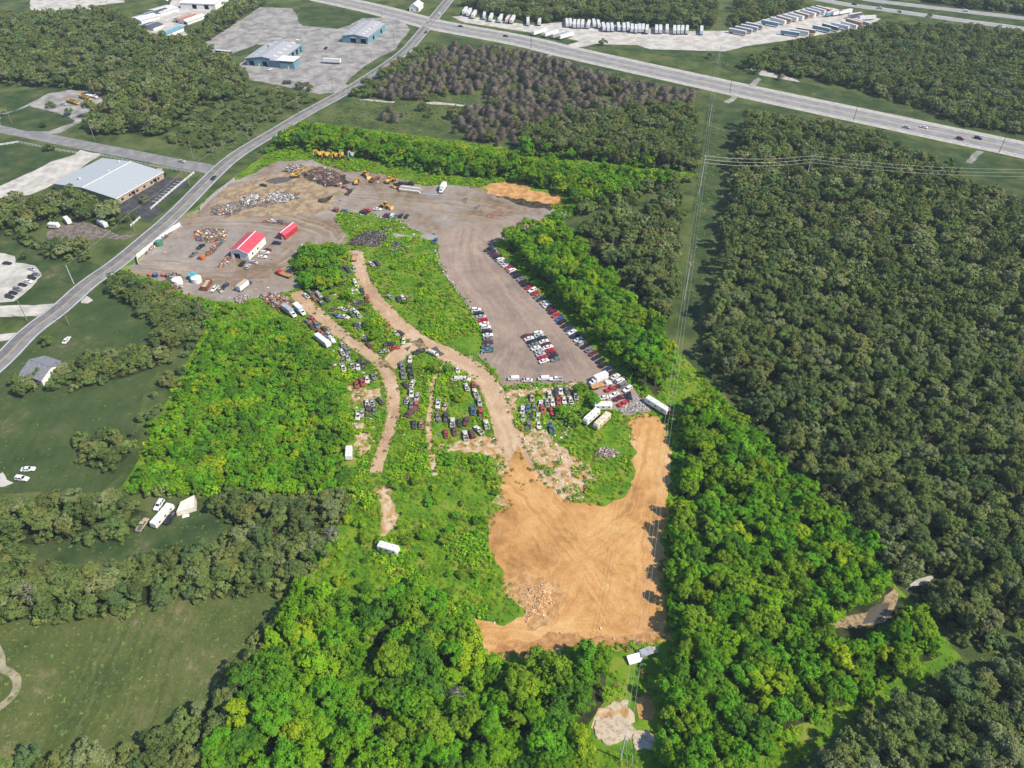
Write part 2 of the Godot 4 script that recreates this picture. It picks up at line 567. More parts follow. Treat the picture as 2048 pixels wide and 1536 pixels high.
func make_car(kind: String) -> Node3D:
	var o := Node3D.new()
	var st := mb()
	match kind:
		"sedan":
			loft(st, [-2.42, -2.3, -1.5, 1.0, 2.1, 2.4, 2.45], [ring(0.78, 0.38, 0.62, 0.74, 0.1), ring(0.88, 0.3, 0.74, 0.95, 0.1), ring(0.91, 0.24, 0.78, 0.99, 0.08), ring(0.91, 0.24, 0.76, 0.97, 0.08), ring(0.89, 0.26, 0.68, 0.82, 0.12), ring(0.8, 0.32, 0.55, 0.7, 0.12), ring(0.74, 0.38, 0.5, 0.62, 0.12)])
			part(o, "body", done(st), null)
			cabin(o, -1.75, -1.0, 0.25, 1.05, 0.96, 1.42, 0.8, 0.62)
			wheels(o, [-1.42, 1.42], 0.8)
		"suv":
			loft(st, [-2.4, -2.3, 0.9, 2.1, 2.38, 2.42], [ring(0.86, 0.42, 0.8, 1.05, 0.05), ring(0.93, 0.36, 0.85, 1.12, 0.06), ring(0.95, 0.3, 0.85, 1.12, 0.07), ring(0.92, 0.32, 0.82, 1.02, 0.12), ring(0.85, 0.4, 0.7, 0.9, 0.12), ring(0.8, 0.45, 0.65, 0.8, 0.12)])
			part(o, "body", done(st), null)
			cabin(o, -2.36, -2.05, 0.3, 1.05, 1.1, 1.74, 0.86, 0.7)
			wheels(o, [-1.4, 1.45], 0.84, 0.37)
		"pickup":
			loft(st, [-0.72, 1.35, 2.5, 2.78, 2.82], [ring(0.96, 0.42, 0.9, 1.15, 0.06), ring(0.97, 0.38, 0.9, 1.14, 0.08), ring(0.95, 0.4, 0.86, 1.04, 0.12), ring(0.88, 0.46, 0.78, 0.95, 0.12), ring(0.84, 0.5, 0.7, 0.85, 0.1)])
			part(o, "body", done(st), null)
			cabin(o, -0.68, -0.5, 0.7, 1.35, 1.13, 1.78, 0.86, 0.7)
			var bed := mb()
			for s in [-1.0, 1.0]:
				box(bed, Vector3(-1.74, 0.86, s * 0.9), Vector3(2.0, 0.62, 0.12))
			box(bed, Vector3(-2.72, 0.86, 0), Vector3(0.1, 0.6, 1.68))
			box(bed, Vector3(-0.78, 0.9, 0), Vector3(0.06, 0.6, 1.68))
			part(o, "bed", done(bed), null)
			part(o, "bed_floor", box_mesh(Vector3(1.88, 0.08, 1.66), Vector3(-1.74, 0.62, 0)), M.bed)
			part(o, "bumper", box_mesh(Vector3(0.14, 0.2, 1.8), Vector3(-2.86, 0.55, 0)), M.steel)
			wheels(o, [-1.75, 1.8], 0.86, 0.39)
		"van":
			loft(st, [-2.75, -2.68, 1.2, 1.95, 2.6, 2.72], [ring(0.9, 0.45, 1.7, 2.02, 0.2), ring(0.98, 0.38, 1.75, 2.1, 0.2), ring(1.0, 0.34, 1.75, 2.12, 0.2), ring(0.98, 0.34, 1.1, 1.35, 0.14), ring(0.92, 0.38, 0.9, 1.08, 0.14), ring(0.84, 0.45, 0.75, 0.9, 0.12)])
			part(o, "body", done(st), null)
			pane(o, "windshield", [Vector3(1.95, 1.36, -0.84), Vector3(1.95, 1.36, 0.84), Vector3(1.2, 2.1, 0.8), Vector3(1.2, 2.1, -0.8)], Vector3(1, 1, 0), 0.86)
			for s in [-1.0, 1.0]:
				pane(o, "side_window", [Vector3(0.6, 1.3, s * 1.0), Vector3(1.55, 1.3, s * 0.99), Vector3(1.3, 1.75, s * 1.0), Vector3(0.6, 1.75, s * 1.0)], Vector3(0, 0, s), 0.9)
			pane(o, "rear_window", [Vector3(-2.75, 1.3, 0.8), Vector3(-2.75, 1.3, -0.8), Vector3(-2.75, 1.7, -0.8), Vector3(-2.75, 1.7, 0.8)], Vector3(-1, 0, 0), 0.85)
			wheels(o, [-1.8, 1.75], 0.88, 0.37)
	return o
var protos := {}
var car_log := []
const TONES := {"white": Color(0.74, 0.75, 0.76), "silver": Color(0.42, 0.44, 0.47), "grey": Color(0.17, 0.18, 0.2), "black": Color(0.012, 0.013, 0.016), "navy": Color(0.012, 0.03, 0.1), "blue": Color(0.015, 0.1, 0.36), "red": Color(0.46, 0.012, 0.02), "maroon": Color(0.13, 0.012, 0.028), "orange": Color(0.42, 0.1, 0.025), "beige": Color(0.45, 0.38, 0.27), "teal": Color(0.08, 0.22, 0.27), "green": Color(0.03, 0.13, 0.06), "yellow": Color(0.6, 0.35, 0.02), "brown": Color(0.14, 0.06, 0.03), "pink": Color(0.42, 0.2, 0.19)}
func worn(c: String) -> StandardMaterial3D:
	if not M.has("worn_" + c):
		var m: StandardMaterial3D = coat(c).duplicate()
		m.albedo_color = TONES[c].lerp(Color(0.3, 0.28, 0.25), 0.16).linear_to_srgb()
		m.roughness = 0.7
		m.clearcoat_enabled = false
		m.detail_albedo = M.rust_tex
		m.uv1_scale = Vector3.ONE * 0.2
		M["worn_" + c] = m
	return M["worn_" + c]
func coat(c: String) -> StandardMaterial3D:
	if not M.has("coat_" + c):
		var m := paint(TONES[c], 0.38)
		m.clearcoat_enabled = true
		m.clearcoat = 0.6
		m.clearcoat_roughness = 0.12
		m.detail_enabled = true
		m.detail_blend_mode = BaseMaterial3D.BLEND_MODE_MUL
		m.detail_albedo = M.dust_tex
		m.uv1_triplanar = true
		m.uv1_scale = Vector3.ONE * 0.35
		M["coat_" + c] = m
	return M["coat_" + c]
# wreck: 0 whole, 1 hood gone, 2 hood and panes gone
func car(at: Vector3, turn: float, kind: String, colour: String, place: String, group: String, wreck := 0) -> Node3D:
	if not protos.has(kind): protos[kind] = make_car(kind)
	var o: Node3D = protos[kind].duplicate()
	o.name = numbered({"suv": "parked_suv", "sedan": "parked_sedan", "pickup": "parked_pickup", "van": "parked_van"}[kind])
	add_child(o)
	o.position = at
	o.rotation.y = turn
	o.scale = Vector3.ONE * (0.93 if place != "" else 1.0) * (0.9 if kind == "van" else 1.0)
	if place != "": o.rotation.x = rng.randf_range(-0.008, 0.008)
	for c in o.get_children():
		if c.name in ["body", "roof", "bed"]: c.material_override = worn(colour) if group.begins_with("wrecks") or group.contains("rubble") else coat(colour)
	var state := ""
	if wreck > 0 and kind != "van":
		var x := {"sedan": 1.75, "suv": 1.62, "pickup": 2.0}[kind] as float
		var y := {"sedan": 0.9, "suv": 1.08, "pickup": 1.1}[kind] as float
		var st := mb()
		box(st, Vector3(x, y + 0.02, 0), Vector3(0.85, 0.16, 1.3), 0.0, -0.12)
		box(st, Vector3(x - 0.05, y + 0.12, 0.12), Vector3(0.45, 0.2, 0.5), 0.3)
		part(o, "engine_bay", done(st), M.engine)
		state = "hoodless "
	tag(o, "", {"suv": "car", "sedan": "car", "pickup": "truck", "van": "van"}[kind], group)
	car_log.append({"o": o, "what": state + colour + " " + kind, "place": place, "p": Vector2(at.x, at.z), "group": group})
	return o
# neighbours tell cars of one colour and kind apart
func label_cars() -> void:
	for a in car_log:
		var near := []
		for b in car_log:
			if a != b and a.group == b.group: near.append([a.p.distance_squared_to(b.p), b.what])
		near.sort_custom(func(x, y): return x[0] < y[0])
		var t: String = a.what + " " + a.place
		if near.size() > 1 and a.place != "": t = "%s between %s and %s %s" % [a.what, near[0][1], near[1][1], a.place]
		if t.split(" ").size() > 16 and near.size() > 0: t = "%s beside %s %s" % [a.what, near[0][1], a.place]
		a.o.set_meta("label", t)
# a file of cars along a line of plan points
func car_row(line: Array, dir: Vector2, list: Array, place: String, group: String, off := 0.6) -> void:
	var pts := plan(line, off)
	var total := 0.0
	for i in pts.size() - 1: total += pts[i].distance_to(pts[i + 1])
	for k in list.size():
		var d: float = total * k / maxi(1, list.size() - 1)
		var i := 0
		while i < pts.size() - 2 and d > pts[i].distance_to(pts[i + 1]):
			d -= pts[i].distance_to(pts[i + 1])
			i += 1
		var q: Vector2 = pts[i] + (pts[i + 1] - pts[i]).normalized() * d
		var at := Vector3(q.x, 0.075, q.y)
		var w: PackedStringArray = list[k].split(" ")
		# the plan direction of a photographed heading, at the middle of the row
		var m := spot(line[0], line[1])
		var e := spot(line[0] + dir.x, line[1] + dir.y)
		car(at + Vector3(rng.randf_range(-0.25, 0.25), 0, rng.randf_range(-0.2, 0.2)), bearing(m, e) + rng.randf_range(-0.04, 0.04) + (PI if rng.randf() < 0.25 else 0.0), w[1], w[0], place, group)
# loose cars: [column, row, heading columns, heading rows, "colour kind"]
func cars(list: Array, place: String, group: String, wreckage := 0.0) -> void:
	for a in list:
		var at := spot(a[0], a[1], 0.7)
		var to := spot(a[0] + a[2], a[1] + a[3], 0.7)
		at.y = 0.075
		to.y = 0.075
		var w: PackedStringArray = a[4].split(" ")
		var o := car(at, bearing(at, to), w[1], w[0], place, group, 1 if rng.randf() < wreckage else 0)
		o.rotation.y += rng.randf_range(-0.06, 0.06)

# ---------- other vehicles and objects ----------
func semi_trailer(u: float, v: float, du: float, dv: float, c: String, label: String, length := 16.0) -> void:
	var at := spot(u, v, 2.0)
	var o := thing("semi_trailer", label, "trailer", "semi trailers in the gravel trailer yard", at + Vector3(0, 0.06, 0), bearing(spot(u, v), spot(u + du, v + dv)))
	var tone: Material = M["van_" + c]
	var L := length
	var st := mb()
	box(st, Vector3(0, 2.52, 0), Vector3(L, 2.75, 2.6))
	part(o, "box", done(st), tone)
	st = mb()
	box(st, Vector3(0, 3.915, 0), Vector3(L - 0.06, 0.03, 2.54))
	part(o, "roof", done(st), M.van_roof)
	for s in [-1.0, 1.0]:
		part(o, "rear_door", box_mesh(Vector3(0.05, 2.5, 1.18), Vector3(-L * 0.5 - 0.027, 2.55, s * 0.62)), M.van_door)
		part(o, "side_rail", box_mesh(Vector3(L - 0.1, 0.14, 0.05), Vector3(0, 1.22, s * 1.327)), M.steel)
		part(o, "landing_leg", box_mesh(Vector3(0.15, 1.1, 0.15), Vector3(L * 0.28, 0.56, s * 0.7)), M.steel)
	wheels(o, [-L * 0.5 + 1.6, -L * 0.5 + 2.8], 1.05, 0.52, 0.5)
func box_truck(u: float, v: float, du: float, dv: float, label: String, roof: Material, body: Material, cab: String, L := 6.0, group := "") -> Node3D:
	var o := thing("box_truck", label, "truck", group, spot(u, v, 1.5) + Vector3(0, 0.07, 0), bearing(spot(u, v), spot(u + du, v + dv)))
	part(o, "cargo_box", box_mesh(Vector3(L, 2.4, 2.4), Vector3(-0.6, 2.05, 0)), body)
	part(o, "box_roof", box_mesh(Vector3(L - 0.05, 0.05, 2.34), Vector3(-0.6, 3.276, 0)), roof)
	for s in [-1.0, 1.0]:
		part(o, "rear_door", box_mesh(Vector3(0.04, 2.2, 1.1), Vector3(-0.6 - L * 0.5 - 0.022, 2.05, s * 0.57)), M.van_door)
	var st := mb()
	var f := L * 0.5 - 0.6
	loft(st, [f + 0.05, f + 1.1, f + 1.6, f + 2.3, f + 2.4], [ring(1.0, 0.5, 1.8, 2.2, 0.15), ring(1.0, 0.5, 1.8, 2.2, 0.18), ring(1.0, 0.5, 1.2, 1.45, 0.12), ring(0.95, 0.5, 1.0, 1.25, 0.15), ring(0.85, 0.55, 0.9, 1.05, 0.15)])
	part(o, "cab", done(st), coat(cab))
	pane(o, "windshield", [Vector3(f + 1.6, 1.46, -0.85), Vector3(f + 1.6, 1.46, 0.85), Vector3(f + 1.1, 2.18, 0.8), Vector3(f + 1.1, 2.18, -0.8)], Vector3(1, 0.7, 0), 0.88)
	for s in [-1.0, 1.0]:
		pane(o, "side_window", [Vector3(f + 0.3, 1.35, s * 1.0), Vector3(f + 1.3, 1.35, s * 1.0), Vector3(f + 1.1, 1.9, s * 0.97), Vector3(f + 0.3, 1.9, s * 0.97)], Vector3(0, 0, s), 0.85)
	part(o, "chassis", box_mesh(Vector3(L + 2.0, 0.2, 0.9), Vector3(0.4, 0.66, 0)), M.dark)
	wheels(o, [-L * 0.5 + 0.8, f + 1.45], 0.95, 0.45, 0.3)
	return o
func flatbed(u: float, v: float, du: float, dv: float, label: String, bed: Material, cab: String, L := 6.5, sides := 0.0) -> Node3D:
	var o := thing("flatbed_truck", label, "truck", "", spot(u, v, 0.8) + Vector3(0, 0.07, 0), bearing(spot(u, v), spot(u + du, v + dv)))
	part(o, "bed", box_mesh(Vector3(L, 0.18, 2.4), Vector3(-1.0, 1.15, 0)), bed)
	if sides > 0:
		for s in [-1.0, 1.0]:
			part(o, "side_board", box_mesh(Vector3(L, sides, 0.1), Vector3(-1.0, 1.24 + sides * 0.5, s * 1.17)), bed)
		part(o, "tail_board", box_mesh(Vector3(0.1, sides, 2.22), Vector3(-1.0 - L * 0.5 + 0.06, 1.24 + sides * 0.5, 0)), bed)
	var f := L * 0.5 - 1.0
	var st := mb()
	loft(st, [f + 0.1, f + 1.2, f + 1.6, f + 2.7, f + 2.8], [ring(1.0, 0.5, 1.9, 2.3, 0.15), ring(1.0, 0.5, 1.9, 2.3, 0.2), ring(1.0, 0.5, 1.3, 1.55, 0.12), ring(0.9, 0.5, 1.1, 1.4, 0.15), ring(0.8, 0.6, 0.9, 1.2, 0.15)])
	part(o, "cab", done(st), coat(cab))
	pane(o, "windshield", [Vector3(f + 1.6, 1.56, -0.85), Vector3(f + 1.6, 1.56, 0.85), Vector3(f + 1.2, 2.28, 0.8), Vector3(f + 1.2, 2.28, -0.8)], Vector3(1, 0.5, 0), 0.88)
	part(o, "chassis", box_mesh(Vector3(L + 2.4, 0.22, 0.9), Vector3(0.2, 0.85, 0)), M.dark)
	wheels(o, [-L * 0.5 - 0.1, -L * 0.5 + 1.1, f + 1.9], 0.95, 0.48, 0.32)
	return o
func excavator(u: float, v: float, du: float, dv: float, label: String, body: Material, reach := 1.0, group := "") -> void:
	var o := thing("excavator", label, "excavator", group, spot(u, v, 0.5) + Vector3(0, 0.07, 0), bearing(spot(u, v), spot(u + du, v + dv)))
	for s in [-1.0, 1.0]:
		var st := mb()
		loft(st, [-2.1, -1.7, 1.7, 2.1], [[Vector2(s * 1.0 + 0.3, 0.35), Vector2(s * 1.0 + 0.3, 0.7), Vector2(s * 1.0 - 0.3, 0.7), Vector2(s * 1.0 - 0.3, 0.35)], [Vector2(s * 1.0 + 0.3, 0.0), Vector2(s * 1.0 + 0.3, 0.95), Vector2(s * 1.0 - 0.3, 0.95), Vector2(s * 1.0 - 0.3, 0.0)], [Vector2(s * 1.0 + 0.3, 0.0), Vector2(s * 1.0 + 0.3, 0.95), Vector2(s * 1.0 - 0.3, 0.95), Vector2(s * 1.0 - 0.3, 0.0)], [Vector2(s * 1.0 + 0.3, 0.35), Vector2(s * 1.0 + 0.3, 0.7), Vector2(s * 1.0 - 0.3, 0.7), Vector2(s * 1.0 - 0.3, 0.35)]])
		part(o, "track", done(st), M.dark)
	part(o, "turntable", box_mesh(Vector3(1.4, 0.25, 1.4), Vector3(0, 1.05, 0)), M.dark)
	var st2 := mb()
	loft(st2, [-2.6, -2.2, 0.2, 1.3], [ring(1.2, 1.2, 1.9, 2.1, 0.2), ring(1.3, 1.18, 2.2, 2.5, 0.25), ring(1.3, 1.18, 2.0, 2.3, 0.2), ring(1.3, 1.18, 1.5, 1.7, 0.1)])
	part(o, "engine_house", done(st2), body)
	var c := part(o, "cab", box_mesh(Vector3(1.5, 1.5, 1.0), Vector3(0.7, 2.35, 0.75)), body)
	part(c, "window", box_mesh(Vector3(0.05, 0.9, 0.8), Vector3(1.478, 2.5, 0.75)), M.glass)
	part(c, "window", box_mesh(Vector3(1.2, 0.8, 0.05), Vector3(0.7, 2.55, 1.278)), M.glass)
	var b := mb()
	bar(b, Vector3(1.0, 1.7, -0.2), Vector3(2.8 * reach, 4.9, -0.2), 0.45, 0.7)
	bar(b, Vector3(2.7 * reach, 4.75, -0.2), Vector3(5.4 * reach, 5.2, -0.2), 0.42, 0.6)
	part(o, "boom", done(b), body)
	b = mb()
	bar(b, Vector3(5.2 * reach, 5.45, -0.2), Vector3(6.6 * reach, 1.9, -0.2), 0.35, 0.5)
	part(o, "stick", done(b), body)
	b = mb()
	bar(b, Vector3(1.9, 2.1, -0.2), Vector3(3.2 * reach, 4.5, -0.2), 0.16)
	part(o, "ram", done(b), M.steel)
	b = mb()
	loft(b, [5.7 * reach, 6.1 * reach, 6.8 * reach], [[Vector2(0.35, 1.0), Vector2(0.35, 1.2), Vector2(-0.75, 1.2), Vector2(-0.75, 1.0)], [Vector2(0.4, 0.5), Vector2(0.4, 1.6), Vector2(-0.8, 1.6), Vector2(-0.8, 0.5)], [Vector2(0.4, 1.2), Vector2(0.4, 2.0), Vector2(-0.8, 2.0), Vector2(-0.8, 1.2)]])
	part(o, "bucket", done(b), M.dark)
func loader(u: float, v: float, du: float, dv: float, label: String) -> void:
	var o := thing("wheel_loader", label, "loader", "", spot(u, v, 0.8) + Vector3(0, 0.07, 0), bearing(spot(u, v), spot(u + du, v + dv)))
	var st := mb()
	loft(st, [-3.2, -2.8, -0.9, -0.6], [ring(0.95, 1.0, 1.7, 1.9, 0.2), ring(1.1, 0.8, 1.9, 2.2, 0.2), ring(1.1, 0.8, 2.0, 2.3, 0.2), ring(1.0, 0.8, 1.7, 1.9, 0.2)])
	part(o, "engine_house", done(st), M.machine)
	var c := part(o, "cab", box_mesh(Vector3(1.4, 1.5, 1.3), Vector3(-0.2, 2.75, 0)), M.machine)
	part(c, "window", box_mesh(Vector3(0.05, 1.0, 1.1), Vector3(0.528, 2.8, 0)), M.glass)
	for s in [-1.0, 1.0]:
		part(c, "window", box_mesh(Vector3(1.1, 0.9, 0.05), Vector3(-0.2, 2.85, s * 0.678)), M.glass)
	part(o, "front_frame", box_mesh(Vector3(2.0, 0.9, 0.9), Vector3(1.4, 1.2, 0)), M.machine)
	st = mb()
	for s in [-1.0, 1.0]:
		bar(st, Vector3(0.9, 2.1, s * 0.6), Vector3(3.3, 0.8, s * 0.6), 0.22, 0.4)
	part(o, "lift_arm", done(st), M.machine)
	st = mb()
	loft(st, [3.3, 3.6, 4.4], [[Vector2(1.4, 0.4), Vector2(1.4, 1.2), Vector2(-1.4, 1.2), Vector2(-1.4, 0.4)], [Vector2(1.4, 0.1), Vector2(1.4, 1.5), Vector2(-1.4, 1.5), Vector2(-1.4, 0.1)], [Vector2(1.4, 0.05), Vector2(1.4, 0.3), Vector2(-1.4, 0.3), Vector2(-1.4, 0.05)]])
	part(o, "bucket", done(st), M.machine)
	wheels(o, [-2.0, 1.6], 1.1, 0.8, 0.55)
func camper(u: float, v: float, du: float, dv: float, label: String, L := 8.0, body: Material = null, called := "camper_trailer") -> Node3D:
	var o := thing(called, label, "camper", "", spot(u, v, 1.5) + Vector3(0, 0.05, 0), bearing(spot(u, v), spot(u + du, v + dv)))
	var st := mb()
	var h := L * 0.5
	loft(st, [-h, -h + 0.25, h - 0.5, h], [ring(1.1, 0.7, 2.4, 2.7, 0.2), ring(1.22, 0.6, 2.7, 3.0, 0.2), ring(1.22, 0.6, 2.7, 3.0, 0.2), ring(1.1, 0.7, 1.9, 2.2, 0.2)])
	part(o, "body", done(st), body if body else M.shell)
	for k in 3:
		for s in [-1.0, 1.0]:
			part(o, "window", box_mesh(Vector3(0.9, 0.6, 0.03), Vector3(-h * 0.6 + k * h * 0.6, 1.9, s * 1.237)), M.glass)
	for k in 3:
		part(o, "roof_vent", box_mesh(Vector3(0.6, 0.22, 0.55), Vector3(-h * 0.6 + k * h * 0.55, 3.09, 0.3 - 0.3 * k)), M.vent)
	part(o, "door", box_mesh(Vector3(0.7, 1.8, 0.03), Vector3(h * 0.45, 1.6, 1.24)), M.van_door)
	wheels(o, [-0.5, 0.5] if L < 10 else [-h * 0.55, h * 0.6], 1.0, 0.42, 0.25)
	return o
# a pile of mixed pieces: a mound with broken plates on it
func heap(called: String, label: String, category: String, outline: Array, height: float, n: int, size: Vector2, tones: Array, mesh: Mesh, mound: Material, mound_rough := 0.6) -> void:
	var poly := plan(outline, height * 0.4)
	var c := Vector2.ZERO
	for p in poly: c += p / poly.size()
	var o := thing(called, label, category, "", Vector3(c.x, 0.05, c.y))
	var st := mb()
	var rings := 5
	var edge := PackedVector2Array()
	for i in poly.size():
		for k in 4:
			edge.append(poly[i].lerp(poly[(i + 1) % poly.size()], k / 4.0) - c)
	var hh := func(e: Vector2, f: float) -> Vector3:
		var q := e * f
		var up := (1.0 - f * f) * height * (0.7 + mound_rough * noise.get_noise_2d((q.x + c.x) * 12.0, (q.y + c.y) * 12.0))
		return Vector3(q.x, maxf(0.0, up), q.y)
	for i in edge.size():
		var j := (i + 1) % edge.size()
		for k in rings:
			var f0 := float(k) / rings
			var f1 := float(k + 1) / rings
			quad(st, hh.call(edge[i], f0), hh.call(edge[i], f1), hh.call(edge[j], f1), hh.call(edge[j], f0))
	part(o, "mound", done(st), mound)
	var xf := []
	var cols := []
	for k in n:
		var e := edge[rng.randi() % edge.size()].lerp(edge[rng.randi() % edge.size()], rng.randf() * 0.3)
		var p: Vector3 = hh.call(e, sqrt(rng.randf()))
		var b := Basis(Vector3(rng.randfn(), rng.randfn(), rng.randfn()).normalized(), rng.randf() * TAU)
		b = b * Basis.from_scale(Vector3(rng.randf_range(0.6, 1.6), rng.randf_range(0.4, 1.0), rng.randf_range(0.6, 1.4)) * rng.randf_range(size.x, size.y))
		xf.append(Transform3D(b, p + Vector3(0, 0.12, 0)))
		var t: Color = tones[rng.randi() % tones.size()]
		var w := rng.randf_range(0.7, 1.25)
		cols.append(Color(t.r * w, t.g * w, t.b * w))
	scatter(o, "scrap", mesh, M.scrap, xf, cols)
func chunk_mesh(sd: int) -> ArrayMesh:
	var g := RandomNumberGenerator.new()
	g.seed = sd
	var st := mb()
	var p := []
	for y in [-0.15, 0.15]:
		for q in [Vector2(-0.5, 0.5), Vector2(0.5, 0.5), Vector2(0.5, -0.5), Vector2(-0.5, -0.5)]:
			p.append(Vector3(q.x, y, q.y) + Vector3(g.randf_range(-0.2, 0.2), g.randf_range(-0.2, 0.2), g.randf_range(-0.2, 0.2)))
	hexa(st, p)
	var a := done(st)
	return a
func utility_pole(base: Vector3, h: float, arm: float, turn: float, label: String, mat: Material, group: String) -> Node3D:
	var o := thing("utility_pole", label, "pole", group, base, turn)
	var st := mb()
	tube(st, Vector3.ZERO, Vector3(0, h, 0), 0.2, 0.13, 8)
	part(o, "shaft", done(st), mat)
	if arm > 0:
		part(o, "crossarm", box_mesh(Vector3(0.14, 0.16, arm), Vector3(0, h - 0.5, 0)), mat)
		for k in [-1, 0, 1]:
			st = mb()
			tube(st, Vector3(0, h - 0.4, k * arm * 0.45), Vector3(0, h - 0.05, k * arm * 0.45), 0.09, 0.07, 6)
			part(o, "insulator", done(st), M.insulator)
	return o
func wire(a: Vector3, b: Vector3, sag: float, r: float, label: String) -> void:
	var st := mb()
	var last := a
	for k in range(1, 15):
		var t := k / 14.0
		var p := a.lerp(b, t) - Vector3(0, sag * 4.0 * t * (1.0 - t), 0)
		tube(st, last, p, r, r, 4, false)
		last = p
	var o := MeshInstance3D.new()
	o.name = numbered("power_line")
	o.mesh = done(st)
	o.material_override = M.wire
	tag(o, label, "wire", "overhead power lines")
	add_child(o)
# a wall of length L standing along x from 0, with openings [centre, width, height] left out of it
func wall_pieces(L: float, h: float, holes: Array) -> Array:
	var out := []
	var x := 0.0
	var list := holes.duplicate()
	list.sort_custom(func(p, q): return p[0] < q[0])
	for o in list:
		var x0: float = o[0] - o[1] * 0.5
		if x0 > x + 0.02: out.append([x, x0, 0.0, h])
		out.append([x0, o[0] + o[1] * 0.5, o[2], h])
		x = o[0] + o[1] * 0.5
	if x < L - 0.02: out.append([x, L, 0.0, h])
	return out
# a shed with two roof slopes: front corners A and B, depth corner C beside B; openings in the front and in the wall from B to C
func shed(called: String, label: String, a: Vector3, b: Vector3, c: Vector3, eave: float, ridge: float, wall: Material, roof: Material, trim: Material, along := true, category := "building", front := [], flank := []) -> Node3D:
	var w := a.distance_to(b)
	var d := b.distance_to(c)
	var o := thing(called, label, category, "", a, bearing(a, b))
	# local axes: x from A to B, -z into the depth
	for q in wall_pieces(w, eave, front):
		part(o, "wall", box_mesh(Vector3(q[1] - q[0], q[3] - q[2], 0.2), Vector3((q[0] + q[1]) * 0.5, (q[2] + q[3]) * 0.5, -0.1)), wall)
	part(o, "wall", box_mesh(Vector3(w, eave, 0.2), Vector3(w * 0.5, eave * 0.5, -d + 0.1)), wall)
	part(o, "wall", box_mesh(Vector3(0.2, eave, d - 0.4), Vector3(0.1, eave * 0.5, -d * 0.5)), wall)
	for q in wall_pieces(d - 0.4, eave, flank):
		part(o, "wall", box_mesh(Vector3(0.2, q[3] - q[2], q[1] - q[0]), Vector3(w - 0.1, (q[2] + q[3]) * 0.5, -0.2 - (q[0] + q[1]) * 0.5)), wall)
	part(o, "floor_slab", box_mesh(Vector3(w - 0.5, 0.1, d - 0.5), Vector3(w * 0.5, 0.12, -d * 0.5)), M.gravel)
	var e := 0.5
	for s in [0, 1]:
		var st := mb()
		if along:  # ridge runs into the depth, gable ends at the front
			var x0 := -e if s == 0 else w + e
			var r := [Vector3(x0, eave - 0.02, e), Vector3(w * 0.5, ridge, e), Vector3(w * 0.5, ridge, -d - e), Vector3(x0, eave - 0.02, -d - e)]
			if s == 1: r = [r[1], r[0], r[3], r[2]]
			hexa(st, [r[0], r[1], r[2], r[3], r[0] + Vector3(0, 0.16, 0), r[1] + Vector3(0, 0.16, 0), r[2] + Vector3(0, 0.16, 0), r[3] + Vector3(0, 0.16, 0)])
		else:
			var z0 := e if s == 0 else -d - e
			var r2 := [Vector3(-e, eave - 0.02, z0), Vector3(w + e, eave - 0.02, z0), Vector3(w + e, ridge, -d * 0.5), Vector3(-e, ridge, -d * 0.5)]
			if s == 1: r2 = [r2[3], r2[2], r2[1], r2[0]]
			hexa(st, [r2[0], r2[1], r2[2], r2[3], r2[0] + Vector3(0, 0.16, 0), r2[1] + Vector3(0, 0.16, 0), r2[2] + Vector3(0, 0.16, 0), r2[3] + Vector3(0, 0.16, 0)])
		part(o, "roof_slope", done(st), roof)
	for s in [0, 1]:
		var st := mb()
		if along:
			var z := -0.02 if s == 0 else -d + 0.02
			tri(st, Vector3(0, eave, z), Vector3(w * 0.5, ridge, z), Vector3(w, eave, z))
		else:
			var x := 0.02 if s == 0 else w - 0.02
			tri(st, Vector3(x, eave, 0), Vector3(x, ridge, -d * 0.5), Vector3(x, eave, -d))
		part(o, "gable", done(st), wall)
	var cap := mb()
	if along: bar(cap, Vector3(w * 0.5, ridge + 0.2, e), Vector3(w * 0.5, ridge + 0.2, -d - e), 0.5, 0.1)
	else: bar(cap, Vector3(-e, ridge + 0.2, -d * 0.5), Vector3(w + e, ridge + 0.2, -d * 0.5), 0.5, 0.1)
	part(o, "ridge_cap", done(cap), trim)
	o.set_meta("w", w)
	o.set_meta("d", d)
	return o
# openings on a shed wall: side 0 front, 1 the wall from B to C; x along, width, sill, height
func opening(o: Node3D, side: int, x: float, wd: float, y: float, h: float, called: String, m: Material) -> void:
	var w: float = o.get_meta("w")
	if side == 0: part(o, called, box_mesh(Vector3(wd, h, 0.08), Vector3(x, y + h * 0.5, 0.043)), m)
	else: part(o, called, box_mesh(Vector3(0.08, h, wd), Vector3(w + 0.043, y + h * 0.5, -x)), m)
